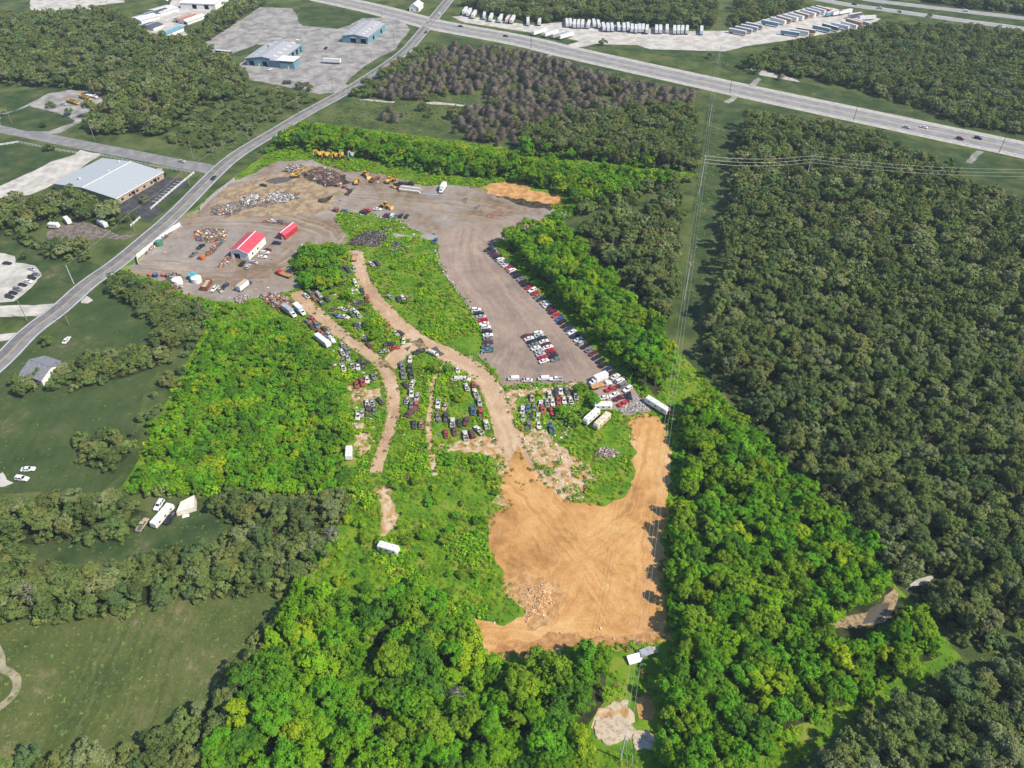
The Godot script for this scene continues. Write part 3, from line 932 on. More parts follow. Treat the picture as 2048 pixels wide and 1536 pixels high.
# sheets let into a roof that runs into the depth
func skylight(o: Node3D, f: float, depth: float, size: Vector2, eave: float, ridge: float, m: Material) -> void:
	var w: float = o.get_meta("w")
	var st := mb()
	var p := []
	for q in [Vector2(f - size.x * 0.5, depth), Vector2(f + size.x * 0.5, depth), Vector2(f + size.x * 0.5, depth + size.y), Vector2(f - size.x * 0.5, depth + size.y)]:
		var y := lerpf(eave, ridge, 1.0 - absf(q.x - w * 0.5) / (w * 0.5)) + 0.17
		p.append(Vector3(q.x, y, -q.y))
	for k in 4: p.append(p[k] + Vector3(0, 0.04, 0))
	hexa(st, p)
	part(o, "skylight", done(st), m)
func rail_fence(pts: Array, label: String, group: String) -> void:
	var p := plan(pts)
	var o := thing("rail_fence", label, "fence", group, Vector3(p[0].x, 0, p[0].y))
	var o3 := Vector2(p[0].x, p[0].y)
	for i in p.size() - 1:
		var n: int = max(1, int(p[i].distance_to(p[i + 1]) / 3.0))
		for k in n + 1:
			var q := p[i].lerp(p[i + 1], float(k) / n) - o3
			if k < n or i == p.size() - 2: part(o, "post", M.post_mesh, M.white_wood, Transform3D(Basis.IDENTITY, Vector3(q.x, 0.75, q.y)))
			if k < n:
				var e := p[i].lerp(p[i + 1], float(k + 1) / n) - o3
				for h in [0.5, 0.9, 1.3]:
					var st := mb()
					bar(st, Vector3(q.x, h, q.y), Vector3(e.x, h, e.y), 0.08, 0.18)
					part(o, "rail", done(st), M.white_wood)
func panel_fence(pts: Array, label: String, mat: Material, h := 2.4) -> void:
	var p := plan(pts)
	var o := thing("panel_fence", label, "fence", "", Vector3(p[0].x, 0, p[0].y))
	for i in p.size() - 1:
		var n: int = max(1, int(p[i].distance_to(p[i + 1]) / 2.6))
		for k in n:
			var a := p[i].lerp(p[i + 1], float(k) / n) - p[0]
			var b := p[i].lerp(p[i + 1], (k + 0.97) / n) - p[0]
			var st := mb()
			var hh := h + rng.randf_range(-0.08, 0.08)
			bar(st, Vector3(a.x, hh * 0.5, a.y), Vector3(b.x, hh * 0.5, b.y), 0.06, hh)
			part(o, "panel", done(st), mat)
			if k % 2 == 0: part(o, "post", box_mesh(Vector3(0.14, h + 0.3, 0.14), Vector3(a.x, (h + 0.3) * 0.5, a.y)), M.dark)
func container(u: float, v: float, du: float, dv: float, s: Vector3, label: String, m: Material, inside: Material, called := "scrap_bin") -> void:
	var o := thing(called, label, "bin", "", spot(u, v, s.y * 0.5) + Vector3(0, 0.06, 0), bearing(spot(u, v), spot(u + du, v + dv)))
	for q in [-1.0, 1.0]:
		part(o, "side", box_mesh(Vector3(s.x, s.y, 0.1), Vector3(0, s.y * 0.5, q * s.z * 0.5)), m)
		part(o, "end", box_mesh(Vector3(0.1, s.y, s.z - 0.12), Vector3(q * (s.x * 0.5 - 0.06), s.y * 0.5, 0)), m)
		for k in 5:
			part(o, "rib", box_mesh(Vector3(0.12, s.y - 0.1, 0.08), Vector3(-s.x * 0.4 + k * s.x * 0.2, s.y * 0.5, q * (s.z * 0.5 + 0.09))), m)
	part(o, "load", box_mesh(Vector3(s.x - 0.24, s.y * 0.75, s.z - 0.14), Vector3(0, s.y * 0.4, 0)), inside)
func drum(u: float, v: float, r: float, h: float, label: String, m: Material, called := "steel_tank") -> void:
	var o := thing(called, label, "tank", "drums and tanks in the scrap yard", spot(u, v, h * 0.4) + Vector3(0, 0.06, 0))
	var st := mb()
	tube(st, Vector3.ZERO, Vector3(0, h, 0), r, r, 14)
	part(o, "shell", done(st), m)
	st = mb()
	for y in [0.08, 0.5, 0.94]:
		tube(st, Vector3(0, h * y - 0.05, 0), Vector3(0, h * y + 0.05, 0), r + 0.04, r + 0.04, 14, false)
	part(o, "hoop", done(st), m)
	st = mb()
	tube(st, Vector3(0, h, 0), Vector3(0, h + 0.06, 0), r * 0.55, r * 0.5, 10)
	part(o, "lid", done(st), m if called == "wrapped_bale" else M.steel)

func _ready() -> void:
	rng.seed = 4711
	noise.seed = 12
	noise.frequency = 0.012
	noise.fractal_octaves = 3
	# ----- camera, sky, sun -----
	var cam := Camera3D.new()
	cam.name = "camera"
	cam.position = Vector3(0, EYE, 0)
	cam.rotation_degrees = Vector3(-PITCH, 0, 0)
	cam.fov = rad_to_deg(2.0 * atan(768.0 / FOCAL))
	cam.near = 1.0
	cam.far = 9000.0
	add_child(cam)
	cam.current = true
	var env := Environment.new()
	env.background_mode = Environment.BG_SKY
	var sky_mat := ProceduralSkyMaterial.new()
	sky_mat.sky_top_color = Color(0.38, 0.52, 0.72)
	sky_mat.sky_horizon_color = Color(0.72, 0.79, 0.86)
	sky_mat.ground_bottom_color = Color(0.28, 0.31, 0.26)
	sky_mat.ground_horizon_color = Color(0.6, 0.65, 0.68)
	sky_mat.sky_curve = 0.12
	var sky := Sky.new()
	sky.sky_material = sky_mat
	env.sky = sky
	env.tonemap_mode = Environment.TONE_MAPPER_LINEAR
	env.tonemap_exposure = 1.5
	env.background_energy_multiplier = 0.95
	env.fog_enabled = true
	env.fog_density = 0.0001
	env.fog_light_color = Color(0.80, 0.86, 0.92)
	env.sdfgi_enabled = true
	env.ssao_enabled = true
	env.ssil_enabled = true
	var we := WorldEnvironment.new()
	we.environment = env
	add_child(we)
	var sun := DirectionalLight3D.new()
	sun.name = "sun"
	sun.light_energy = 1.5
	sun.light_color = Color(1.0, 0.955, 0.88)
	sun.light_angular_distance = 0.5
	sun.shadow_enabled = true
	sun.directional_shadow_max_distance = 1500.0
	add_child(sun)
	sun.look_at_from_position(Vector3.ZERO, Vector3(-0.76, -0.92, -0.36))
	# ----- materials -----
	M.dust_tex = noise_tex(77, 0.02, [[0.3, Color(0.72, 0.7, 0.66)], [0.55, Color(0.97, 0.96, 0.95)], [0.8, Color(1, 1, 1)]], 256, 4)
	M.rust_tex = noise_tex(78, 0.016, [[0.3, Color(0.3, 0.17, 0.1)], [0.42, Color(0.62, 0.5, 0.42)], [0.52, Color(0.86, 0.84, 0.8)], [0.75, Color(1, 1, 1)]], 256, 5)
	M.tyre = paint(Color(0.018, 0.018, 0.018), 0.85)
	M.glass = paint(Color(0.02, 0.025, 0.03), 0.08)
	M.bed = paint(Color(0.09, 0.09, 0.09), 0.8)
	M.steel = paint(Color(0.3, 0.3, 0.3), 0.5, 0.6)
	M.engine = paint(Color(0.03, 0.028, 0.026), 0.8)
	M.dark = paint(Color(0.025, 0.024, 0.023), 0.8)
	M.machine = stained(Color(0.58, 0.34, 0.03), Color(0.3, 0.17, 0.06), 3)
	M.machine_grey = stained(Color(0.4, 0.41, 0.43), Color(0.2, 0.2, 0.2), 4)
	M.rust = stained(Color(0.22, 0.07, 0.03), Color(0.1, 0.035, 0.02), 5)
	M.shell = stained(Color(0.72, 0.71, 0.68), Color(0.5, 0.48, 0.42), 6)
	M.vent = paint(Color(0.5, 0.5, 0.48), 0.6)
	M.van_white = stained(Color(0.72, 0.73, 0.74), Color(0.5, 0.5, 0.48), 8)
	M.van_blue = stained(Color(0.12, 0.28, 0.38), Color(0.1, 0.2, 0.26), 9)
	M.van_dark = stained(Color(0.06, 0.07, 0.09), Color(0.1, 0.1, 0.11), 10)
	M.van_orange = stained(Color(0.36, 0.16, 0.09), Color(0.27, 0.12, 0.08), 11)
	M.van_grey = stained(Color(0.34, 0.35, 0.37), Color(0.22, 0.22, 0.23), 12)
	M.van_roof = stained(Color(0.58, 0.59, 0.6), Color(0.36, 0.35, 0.33), 13)
	M.van_door = stained(Color(0.62, 0.63, 0.64), Color(0.4, 0.4, 0.4), 14)
	M.white_wood = paint(Color(0.78, 0.78, 0.76), 0.6)
	M.post_mesh = box_mesh(Vector3(0.16, 1.5, 0.16))
	M.wood_pole = paint(Color(0.24, 0.2, 0.16), 0.9)
	M.steel_pole = paint(Color(0.5, 0.5, 0.5), 0.6)
	M.insulator = paint(Color(0.35, 0.33, 0.32), 0.3)
	M.wire = paint(Color(0.45, 0.45, 0.45), 0.5, 0.3)
	M.scrap = paint(Color(1, 1, 1), 0.7)
	M.scrap.vertex_color_use_as_albedo = true
	M.black_steel = stained(Color(0.05, 0.052, 0.056), Color(0.07, 0.05, 0.04), 16)
	M.bark = paint(Color(0.13, 0.1, 0.075), 0.95)
	M.dead_bark = paint(Color(0.3, 0.27, 0.24), 0.95)
	M.concrete = stained(Color(0.44, 0.36, 0.25), Color(0.27, 0.22, 0.15), 15)
	M.leaf = leaf_mat()
	ground()
	print("ground done ", Time.get_ticks_msec())
	buildings()
	vehicles()
	yard()
	poles()
	print("objects done ", Time.get_ticks_msec())
	plants()
	label_cars()
	print("done ", Time.get_ticks_msec())

func stained(c: Color, d: Color, sd: int) -> StandardMaterial3D:
	var m := StandardMaterial3D.new()
	m.albedo_texture = noise_tex(sd * 13, 0.012, [[0.2, d], [0.42, c.lerp(d, 0.25)], [0.6, c], [0.85, c.lerp(Color(1, 1, 1), 0.06)]], 256, 5)
	m.uv1_triplanar = true
	m.uv1_scale = Vector3.ONE * 0.17
	m.roughness = 0.55
	return m

var prop: PackedVector2Array
var ragged := []   # outlines that weeds creep over
var half := []     # thin ground where weeds are sparse
var bare := []   # outlines where nothing tall grows
func ground() -> void:
	var grass := soil(1, [[0.2, Color(0.046, 0.072, 0.022)], [0.42, Color(0.072, 0.104, 0.031)], [0.6, Color(0.096, 0.128, 0.038)], [0.85, Color(0.135, 0.145, 0.058)]], 170.0, 0.5, 11.0)
	var mown := soil(2, [[0.2, Color(0.033, 0.061, 0.019)], [0.45, Color(0.050, 0.081, 0.027)], [0.65, Color(0.067, 0.094, 0.033)], [0.82, Color(0.099, 0.109, 0.048)], [0.93, Color(0.182, 0.164, 0.096)]], 120.0, 0.3, 7.0)
	var lush := soil(3, [[0.2, Color(0.07, 0.16, 0.012)], [0.45, Color(0.11, 0.22, 0.016)], [0.65, Color(0.16, 0.25, 0.02)], [0.9, Color(0.24, 0.24, 0.06)]], 80.0, 0.3, 7.0)
	var litter := soil(4, [[0.2, Color(0.025, 0.036, 0.014)], [0.5, Color(0.042, 0.056, 0.02)], [0.8, Color(0.07, 0.08, 0.035)]], 60.0, 0.5, 6.0)
	var gravel := soil(5, [[0.2, Color(0.2, 0.19, 0.18)], [0.5, Color(0.29, 0.28, 0.265)], [0.75, Color(0.35, 0.335, 0.31)], [0.92, Color(0.46, 0.43, 0.38)]], 90.0, 0.25, 8.0)
	var pale := soil(6, [[0.2, Color(0.36, 0.34, 0.3)], [0.5, Color(0.46, 0.44, 0.4)], [0.8, Color(0.56, 0.53, 0.48)]], 80.0, 0.2, 8.0)
	var asphalt := soil(7, [[0.2, Color(0.18, 0.18, 0.182)], [0.5, Color(0.215, 0.215, 0.213)], [0.8, Color(0.26, 0.255, 0.25)]], 60.0, 0.15, 6.0)
	var blacktop := soil(8, [[0.2, Color(0.05, 0.05, 0.055)], [0.5, Color(0.065, 0.065, 0.072)], [0.8, Color(0.09, 0.09, 0.095)]], 40.0, 0.2, 5.0)
	var hwy := soil(9, [[0.2, Color(0.26, 0.26, 0.255)], [0.5, Color(0.3, 0.295, 0.285)], [0.8, Color(0.34, 0.335, 0.32)]], 70.0, 0.12, 6.0)
	var shoulder := soil(10, [[0.2, Color(0.36, 0.34, 0.3)], [0.8, Color(0.5, 0.47, 0.42)]], 40.0, 0.2, 5.0)
	var oil := soil(11, [[0.2, Color(0.03, 0.025, 0.02)], [0.6, Color(0.07, 0.055, 0.04)], [0.9, Color(0.14, 0.1, 0.07)]], 30.0, 0.4, 4.0)
	var clay := soil(12, [[0.2, Color(0.38, 0.2, 0.075)], [0.5, Color(0.48, 0.26, 0.1)], [0.8, Color(0.58, 0.36, 0.17)]], 40.0, 0.3, 5.0)
	var rubble := soil(13, [[0.25, Color(0.4, 0.22, 0.09)], [0.42, Color(0.46, 0.3, 0.15)], [0.55, Color(0.51, 0.37, 0.22)], [0.75, Color(0.58, 0.47, 0.34)]], 30.0, 0.4, 4.0)
	M.clay = clay
	M.litter = litter
	M.gravel = gravel
	M.oil = oil
	M.dim = soil(23, [[0.2, Color(0.1, 0.085, 0.07)], [0.5, Color(0.17, 0.145, 0.12)], [0.8, Color(0.24, 0.21, 0.18)]], 25.0, 0.35, 4.0)
	M.dim2 = soil(24, [[0.2, Color(0.17, 0.085, 0.055)], [0.5, Color(0.24, 0.14, 0.095)], [0.8, Color(0.3, 0.2, 0.15)]], 25.0, 0.35, 4.0)
	structure("ground", sheet(PackedVector2Array([Vector2(-2600, 400), Vector2(2600, 400), Vector2(2600, -5000), Vector2(-2600, -5000)]), 0.0, 0.0), grass)
	prop = plan([617, 243, 1400, 348, 1118, 440, 1925, 1315, 1480, 1590, 380, 1590, 710, 993, 240, 985, 425, 630, 230, 535])
	structure("meadow", sheet(prop, 0.03, 0.6, 3.0), lush)
	# mown fields
	var f0 := plan([-80, 640, 60, 690, 150, 600, 215, 575, 330, 640, 345, 700, 300, 760, 270, 860, 250, 940, 200, 985, -60, 990])
	structure("field", sheet(f0, 0.03, 0.8, 3.0), tracked(f0, 512, [[0.0, Color(0.034, 0.062, 0.019)], [0.35, Color(0.049, 0.081, 0.027)], [0.65, Color(0.064, 0.095, 0.031)], [0.9, Color(0.091, 0.109, 0.044)], [1.0, Color(0.152, 0.140, 0.081)]], Color(0.038, 0.069, 0.021).linear_to_srgb(), Color(0.080, 0.105, 0.037).linear_to_srgb(), [[plan([-40, 960, 60, 800, 200, 700, 300, 640]), 45.0]], 34, 0.4))
	var fields := [[-60, 480, 40, 465, 110, 495, 200, 535, 170, 565, 110, 615, -60, 620], [80, 1080, 250, 1060, 420, 1010, 540, 1050, 400, 1105, 200, 1130, 60, 1140], [-80, 300, 40, 288, 150, 310, 110, 345, -80, 400], [600, 15, 640, 10, 740, 30, 770, 38, 690, 60, 600, 45], [880, 68, 1060, 104, 1200, 134, 1400, 178, 1400, 195, 1200, 165, 1000, 110, 890, 85], [1040, 62, 1140, 88, 1290, 105, 1420, 128, 1540, 172, 1700, 210, 1850, 240, 2100, 290, 2100, 262, 1940, 250, 1800, 210, 1700, 185, 1500, 145, 1460, 105, 1200, 92], [1420, 195, 1700, 248, 1900, 295, 2100, 335, 2100, 440, 1960, 400, 1880, 330, 1700, 265, 1500, 215, 1455, 280, 1400, 640, 1365, 640, 1390, 400, 1400, 300], [-60, 190, 60, 180, 140, 165, 200, 190, 100, 210, 20, 245, -60, 250], [270, 440, 310, 410, 360, 365, 400, 350, 390, 375, 300, 448]]
	for f in fields:
		structure("field", sheet(plan(f), 0.03, 0.8, 3.0), mown)
	var dry := soil(14, [[0.2, Color(0.062, 0.092, 0.03)], [0.42, Color(0.09, 0.122, 0.038)], [0.58, Color(0.112, 0.138, 0.046)], [0.74, Color(0.16, 0.165, 0.07)], [0.9, Color(0.27, 0.23, 0.13)]], 85.0, 0.4, 4.0)
	structure("field", sheet(plan([-60, 1250, 200, 1215, 420, 1180, 560, 1180, 470, 1340, 330, 1470, 200, 1500, -60, 1540]), 0.03, 0.8, 3.0), tracked(plan([-60, 1250, 560, 1180, 560, 1300, -60, 1540]), 640, [[0.0, Color(0.048, 0.072, 0.020)], [0.3, Color(0.070, 0.098, 0.026)], [0.6, Color(0.090, 0.112, 0.032)], [0.85, Color(0.120, 0.128, 0.048)], [1.0, Color(0.200, 0.176, 0.086)]], Color(0.054, 0.080, 0.022).linear_to_srgb(), Color(0.168, 0.160, 0.072).linear_to_srgb(), [[plan([200, 1480, 240, 1380, 290, 1270]), 14.0]], 35, 0.5))
	for f in [[1600, -8, 1790, 25, 2100, 60, 2100, 30, 1830, 5, 1740, -10]]:
		structure("median_grass", sheet(plan(f), 0.035, 0.5), mown)
	# yards and lots
	var lot_o := plan([868, 462, 900, 452, 1000, 440, 1118, 440, 1010, 478, 990, 490, 1010, 520, 1075, 582, 1130, 640, 1200, 712, 1262, 770, 1310, 822, 1255, 835, 1200, 800, 1165, 765, 1000, 772, 985, 735, 955, 712, 975, 700, 960, 660, 938, 612, 905, 570, 880, 530])
	structure("parking_lot", sheet(lot_o, 0.05, 0.8), tracked(lot_o, 512, [[0.0, Color(0.19, 0.15, 0.125)], [0.4, Color(0.28, 0.215, 0.172)], [0.7, Color(0.325, 0.25, 0.198)], [1.0, Color(0.385, 0.3, 0.235)]], Color(0.2, 0.155, 0.13).linear_to_srgb(), Color(0.37, 0.285, 0.22).linear_to_srgb(), [[plan([940, 470, 940, 540, 1000, 620, 1025, 680, 1010, 740]), 9.0], [plan([960, 480, 1040, 590, 1110, 660, 1150, 720]), 8.0]], 31, 0.5))
	bare.append(lot_o)
	var yard_o := plan([385, 425, 420, 395, 470, 360, 510, 345, 535, 332, 560, 322, 625, 320, 693, 344, 732, 342, 800, 358, 852, 371, 900, 369, 945, 376, 995, 386, 1040, 400, 1100, 415, 1140, 430, 1118, 442, 1000, 448, 905, 462, 860, 470, 840, 470, 800, 440, 740, 428, 680, 425, 670, 440, 700, 470, 690, 488, 650, 485, 600, 500, 575, 520, 590, 555, 600, 575, 545, 590, 470, 605, 425, 602, 365, 588, 300, 560, 243, 537, 275, 520, 340, 455])
	structure("scrap_yard_ground", sheet(yard_o, 0.045, 1.0), tracked(yard_o, 640, [[0.0, Color(0.16, 0.115, 0.08)], [0.28, Color(0.25, 0.19, 0.135)], [0.5, Color(0.265, 0.23, 0.2)], [0.75, Color(0.3, 0.265, 0.235)], [1.0, Color(0.38, 0.33, 0.28)]], Color(0.2, 0.155, 0.115).linear_to_srgb(), Color(0.4, 0.29, 0.175).linear_to_srgb(), [[plan([400, 425, 420, 395, 480, 370, 600, 365, 680, 395, 780, 400, 900, 410, 1000, 430]), 10.0], [plan([400, 440, 520, 440, 640, 470, 600, 520, 450, 545, 260, 535]), 9.0], [plan([480, 480, 470, 530, 520, 550, 600, 500]), 5.0], [plan([660, 410, 720, 450, 700, 480]), 6.0]], 32, 0.85))
	bare.append(yard_o)
	for q in [[[420, 420, 440, 385, 500, 362, 570, 345, 640, 330, 690, 350, 660, 372, 690, 385, 660, 420, 560, 432, 470, 440], "tan_soil", M.get("tan")], [[600, 352, 640, 335, 690, 350, 695, 372, 655, 372, 610, 362], "burnt_ground", oil], [[640, 398, 668, 392, 660, 405, 645, 408], "oil_stain", oil], [[690, 380, 712, 378, 705, 392, 692, 392], "oil_stain", oil], [[915, 402, 930, 398, 935, 404, 922, 410], "oil_stain", M.get("dim")], [[940, 415, 955, 411, 952, 420, 942, 422], "oil_stain", M.get("dim")], [[985, 428, 1010, 422, 1018, 434, 992, 438], "rust_stain", M.get("dim2")], [[420, 418, 440, 405, 480, 404, 520, 400, 590, 385, 600, 400, 520, 412, 470, 430, 430, 432], "dark_soil", M.get("dim")], [[955, 377, 985, 366, 1035, 362, 1062, 378, 1115, 388, 1128, 412, 1060, 402, 1000, 387], "clay_bank", clay], [[998, 387, 1020, 392, 1060, 403, 1110, 408, 1100, 418, 1040, 412], "dark_soil", oil]]:
		var mm: Material = q[2]
		bare.append(plan(q[0]))
		if mm == null: mm = soil(21, [[0.2, Color(0.22, 0.17, 0.115)], [0.45, Color(0.3, 0.22, 0.135)], [0.6, Color(0.36, 0.265, 0.155)], [0.85, Color(0.4, 0.32, 0.215)]], 50.0, 0.25, 5.0)
		structure(q[1], sheet(plan(q[0]), 0.065 if q[1] != "tan_soil" else 0.055, 2.4, 1.6), mm)
	structure("puddle", sheet(plan([530, 362, 545, 356, 570, 353, 590, 355, 575, 364, 550, 368]), 0.07, 0.6), puddle())
	# clearing of bare orange clay
	var clear_o := plan([1262, 838, 1310, 830, 1338, 850, 1348, 900, 1342, 1000, 1335, 1080, 1322, 1150, 1318, 1220, 1338, 1285, 1250, 1292, 1150, 1292, 1060, 1312, 975, 1308, 945, 1232, 1000, 1238, 1042, 1225, 1035, 1180, 1005, 1160, 975, 1090, 980, 1035, 1030, 1010, 1000, 985, 1008, 930, 1035, 900, 1060, 935, 1135, 1002, 1200, 1012, 1245, 990, 1262, 940, 1262, 880])
	structure("clay_clearing", sheet(clear_o, 0.068, 1.6, 1.5), tracked(clear_o, 640, [[0.0, Color(0.3, 0.155, 0.055)], [0.3, Color(0.43, 0.225, 0.08)], [0.5, Color(0.51, 0.275, 0.1)], [0.75, Color(0.56, 0.33, 0.13)], [1.0, Color(0.62, 0.42, 0.21)]], Color(0.38, 0.2, 0.075).linear_to_srgb(), Color(0.63, 0.41, 0.18).linear_to_srgb(), [[plan([1040, 960, 1100, 1040, 1170, 1120, 1260, 1250]), 9.0], [plan([1310, 880, 1290, 1000, 1180, 1110, 1090, 1230]), 8.0], [plan([1320, 900, 1310, 1060, 1290, 1240]), 6.0], [plan([970, 1270, 1120, 1270, 1300, 1270]), 5.0], [plan([990, 1050, 1000, 1110, 1060, 1150]), 6.0]], 33, 0.5))
	bare.append(clear_o)
	for q in [[[1000, 1170, 1050, 1150, 1100, 1152, 1128, 1180, 1120, 1225, 1090, 1246, 1050, 1250, 1040, 1215], "spoil", Color(0.38, 0.2, 0.075), Color(0.54, 0.34, 0.16)], [[1100, 1260, 1200, 1262, 1310, 1268, 1330, 1284, 1240, 1288, 1120, 1286, 1000, 1300, 985, 1285], "turned_soil", Color(0.34, 0.17, 0.065), Color(0.5, 0.28, 0.12)]]:
		structure(q[1], sheet(plan(q[0]), 0.074 + 0.001 * (q[0][0] % 7), 1.8, 1.0), soil(90 + int(q[0][0]), [[0.25, q[2]], [0.5, q[2].lerp(q[3], 0.45)], [0.75, q[3]]], 22.0, 0.4, 3.5))
	ragged.append(clear_o)
	ragged.append(lot_o)
	var rub := plan([990, 775, 1060, 772, 1160, 770, 1150, 800, 1050, 800, 1030, 850, 1100, 862, 1140, 900, 1172, 960, 1168, 1000, 1130, 1002, 1090, 960, 1050, 900, 1020, 850, 1010, 800])
	structure("rubble_ground", sheet(rub, 0.05, 2.5, 1.5), rubble)
	half.append(rub)
	bare.append(plan([684, 880, 714, 880, 714, 935, 684, 935]))
	for q in [[690, 770, 760, 770, 770, 800, 700, 800], [880, 884, 960, 872, 1000, 885, 1015, 940, 1000, 965, 960, 908, 900, 905], [760, 980, 790, 975, 795, 1060, 770, 1080], [700, 840, 730, 835, 740, 900, 720, 920], [1200, 1440, 1210, 1420, 1260, 1425, 1262, 1445, 1215, 1450], [995, 1015, 1030, 1005, 1035, 985, 1000, 975]]:
		structure("bare_patch", sheet(plan(q), 0.055, 2.0, 1.3), rubble)
		half.append(plan(q))
	# dirt tracks through the yard
	var ways := [["dirt_road", [712, 500, 722, 545, 748, 592, 790, 640, 838, 680, 900, 712, 955, 745, 985, 785, 1008, 850, 1035, 920, 1062, 965], 6.5, 9.5], ["dirt_road", [590, 585, 640, 632, 700, 682, 755, 722, 782, 765, 788, 820, 772, 880, 757, 925, 752, 945], 6.5, 4.5], ["dirt_road", [772, 735, 805, 703, 850, 688], 8.0, 8.0], ["creek_bed", [893, 726, 868, 760, 865, 800, 856, 850, 862, 910, 870, 950], 2.2, 2.4], ["gravel_spur", [785, 470, 820, 468, 850, 473, 870, 476], 7.0, 6.0]]
	for w in ways:
		var line := smooth_line(plan(w[1]))
		var o := ribbon(line, w[2], w[3])
		var mat: Material
		if w[0] == "dirt_road": mat = tracked(o, 512, [[0.0, Color(0.33, 0.21, 0.115)], [0.4, Color(0.44, 0.295, 0.175)], [0.75, Color(0.5, 0.355, 0.225)], [1.0, Color(0.57, 0.44, 0.3)]], Color(0.36, 0.25, 0.165).linear_to_srgb(), Color(0.56, 0.44, 0.32).linear_to_srgb(), [[line, 4.0]], 41, 0.6)
		else: mat = rubble if w[0] == "creek_bed" else gravel
		structure(w[0], sheet(o, 0.062 if w[0] != "creek_bed" else 0.04, 0.45, 1.4), mat)
		bare.append(o)
		ragged.append(o)
	for q in [[860, 698, 872, 692, 880, 702, 890, 708, 880, 712, 868, 704], [808, 697, 822, 692, 815, 704], [622, 627, 634, 624, 632, 631]]:
		structure("puddle", sheet(plan(q), 0.07, 0.3, 1.0), puddle())
	# slabs of rock and bare clay by the power line, the pond in the wood
	structure("clay_patch", sheet(plan([1275, 1400, 1300, 1393, 1312, 1420, 1305, 1440, 1280, 1440]), 0.05, 0.6), clay)
	bare.append(plan([1180, 1400, 1320, 1395, 1325, 1500, 1180, 1505]))
	bare.append(plan([1225, 1300, 1335, 1290, 1335, 1340, 1225, 1345]))
	var pond := plan([1735, 1215, 1758, 1205, 1778, 1205, 1772, 1225, 1745, 1245, 1722, 1250])
	structure("pond_bank", sheet(plan([1648, 1248, 1690, 1238, 1738, 1212, 1765, 1190, 1800, 1184, 1796, 1204, 1776, 1236, 1738, 1254, 1665, 1262]), 0.045, 1.2, 1.5), soil(25, [[0.2, Color(0.2, 0.15, 0.08)], [0.5, Color(0.32, 0.24, 0.14)], [0.8, Color(0.42, 0.33, 0.21)]], 14.0, 0.4, 4.0))
	structure("pond_water", sheet(pond, 0.065, 0.4), puddle())
	bare.append(plan([1640, 1255, 1690, 1232, 1740, 1200, 1765, 1182, 1805, 1178, 1812, 1225, 1780, 1290, 1670, 1305, 1635, 1285]))
	# roads
	var road := smooth_line(plan([-90, 800, 0, 724, 58, 665, 117, 620, 176, 568, 234, 527, 293, 478, 351, 427, 425, 352, 475, 309, 550, 263, 612, 226, 675, 192, 725, 162, 775, 129, 812, 101, 837, 73, 862, 43, 887, 13, 915, -22]), 6.0)
	structure("road", strip(road, 10.5, 0.0, 0.06), asphalt)
	bare.append(ribbon(road, 18.0, 18.0))
	structure("road_lane", strip(road, 4.0, 2.5, 0.065), soil(27, [[0.2, Color(0.14, 0.14, 0.145)], [0.5, Color(0.17, 0.17, 0.173)], [0.8, Color(0.21, 0.207, 0.2)]], 50.0, 0.18, 6.0))
	for s in [-4.6, 4.6]: structure("road_edge_line", strip(road, 0.22, s, 0.07), M.white_wood)
	for s in [-0.18, 0.18]: structure("road_centre_line", strip(road, 0.13, s, 0.07), M.get_or_add("yellow_line", paint(Color(0.5, 0.33, 0.06), 0.8)))
	var high := smooth_line(plan([640, -6, 745, 17, 845, 43, 888, 53, 1040, 81, 1150, 107, 1362, 154, 1536, 192, 1711, 229, 1880, 265, 2048, 300, 2250, 345]), 8.0)
	structure("highway_shoulder", strip(high, 29.0, 0.0, 0.05), shoulder)
	structure("highway", strip(high, 22.0, 0.0, 0.065), hwy)
	bare.append(ribbon(high, 34.0, 34.0))
	for s in [-5.4, 5.4]: structure("highway_lane", strip(high, 7.2, s, 0.07), soil(26, [[0.2, Color(0.21, 0.21, 0.21)], [0.5, Color(0.245, 0.245, 0.24)], [0.8, Color(0.29, 0.285, 0.28)]], 60.0, 0.15, 6.0))
	for s in [-9.5, 9.5]: structure("highway_edge_line", strip(high, 0.3, s, 0.075), M.white_wood)
	for s in [-0.3, 0.3]: structure("highway_centre_line", strip(high, 0.2, s, 0.075), M.yellow_line)
	var slow := smooth_line(plan([1590, -14, 1620, -5, 1700, 10, 1774, 20, 1930, 42, 2048, 58, 2250, 92]), 10.0)
	structure("interstate", strip(slow, 13.0, 0.0, 0.06), hwy)
	structure("interstate_edge_line", strip(slow, 0.4, 5.6, 0.07), M.white_wood)
	var fast := smooth_line(plan([1680, -12, 1740, 0, 1830, 11, 1940, 24, 2048, 37, 2250, 66]), 10.0)
	structure("interstate", strip(fast, 13.0, 0.0, 0.06), hwy)
	for l in [slow, fast]: bare.append(ribbon(l, 26.0, 26.0))
	var side := smooth_line(plan([430, 342, 400, 334, 350, 326, 250, 306, 150, 287, 75, 272, 0, 257, -90, 240]), 6.0)
	structure("side_road", strip(side, 11.0, 0.0, 0.058), asphalt)
	bare.append(ribbon(side, 16.0, 16.0))
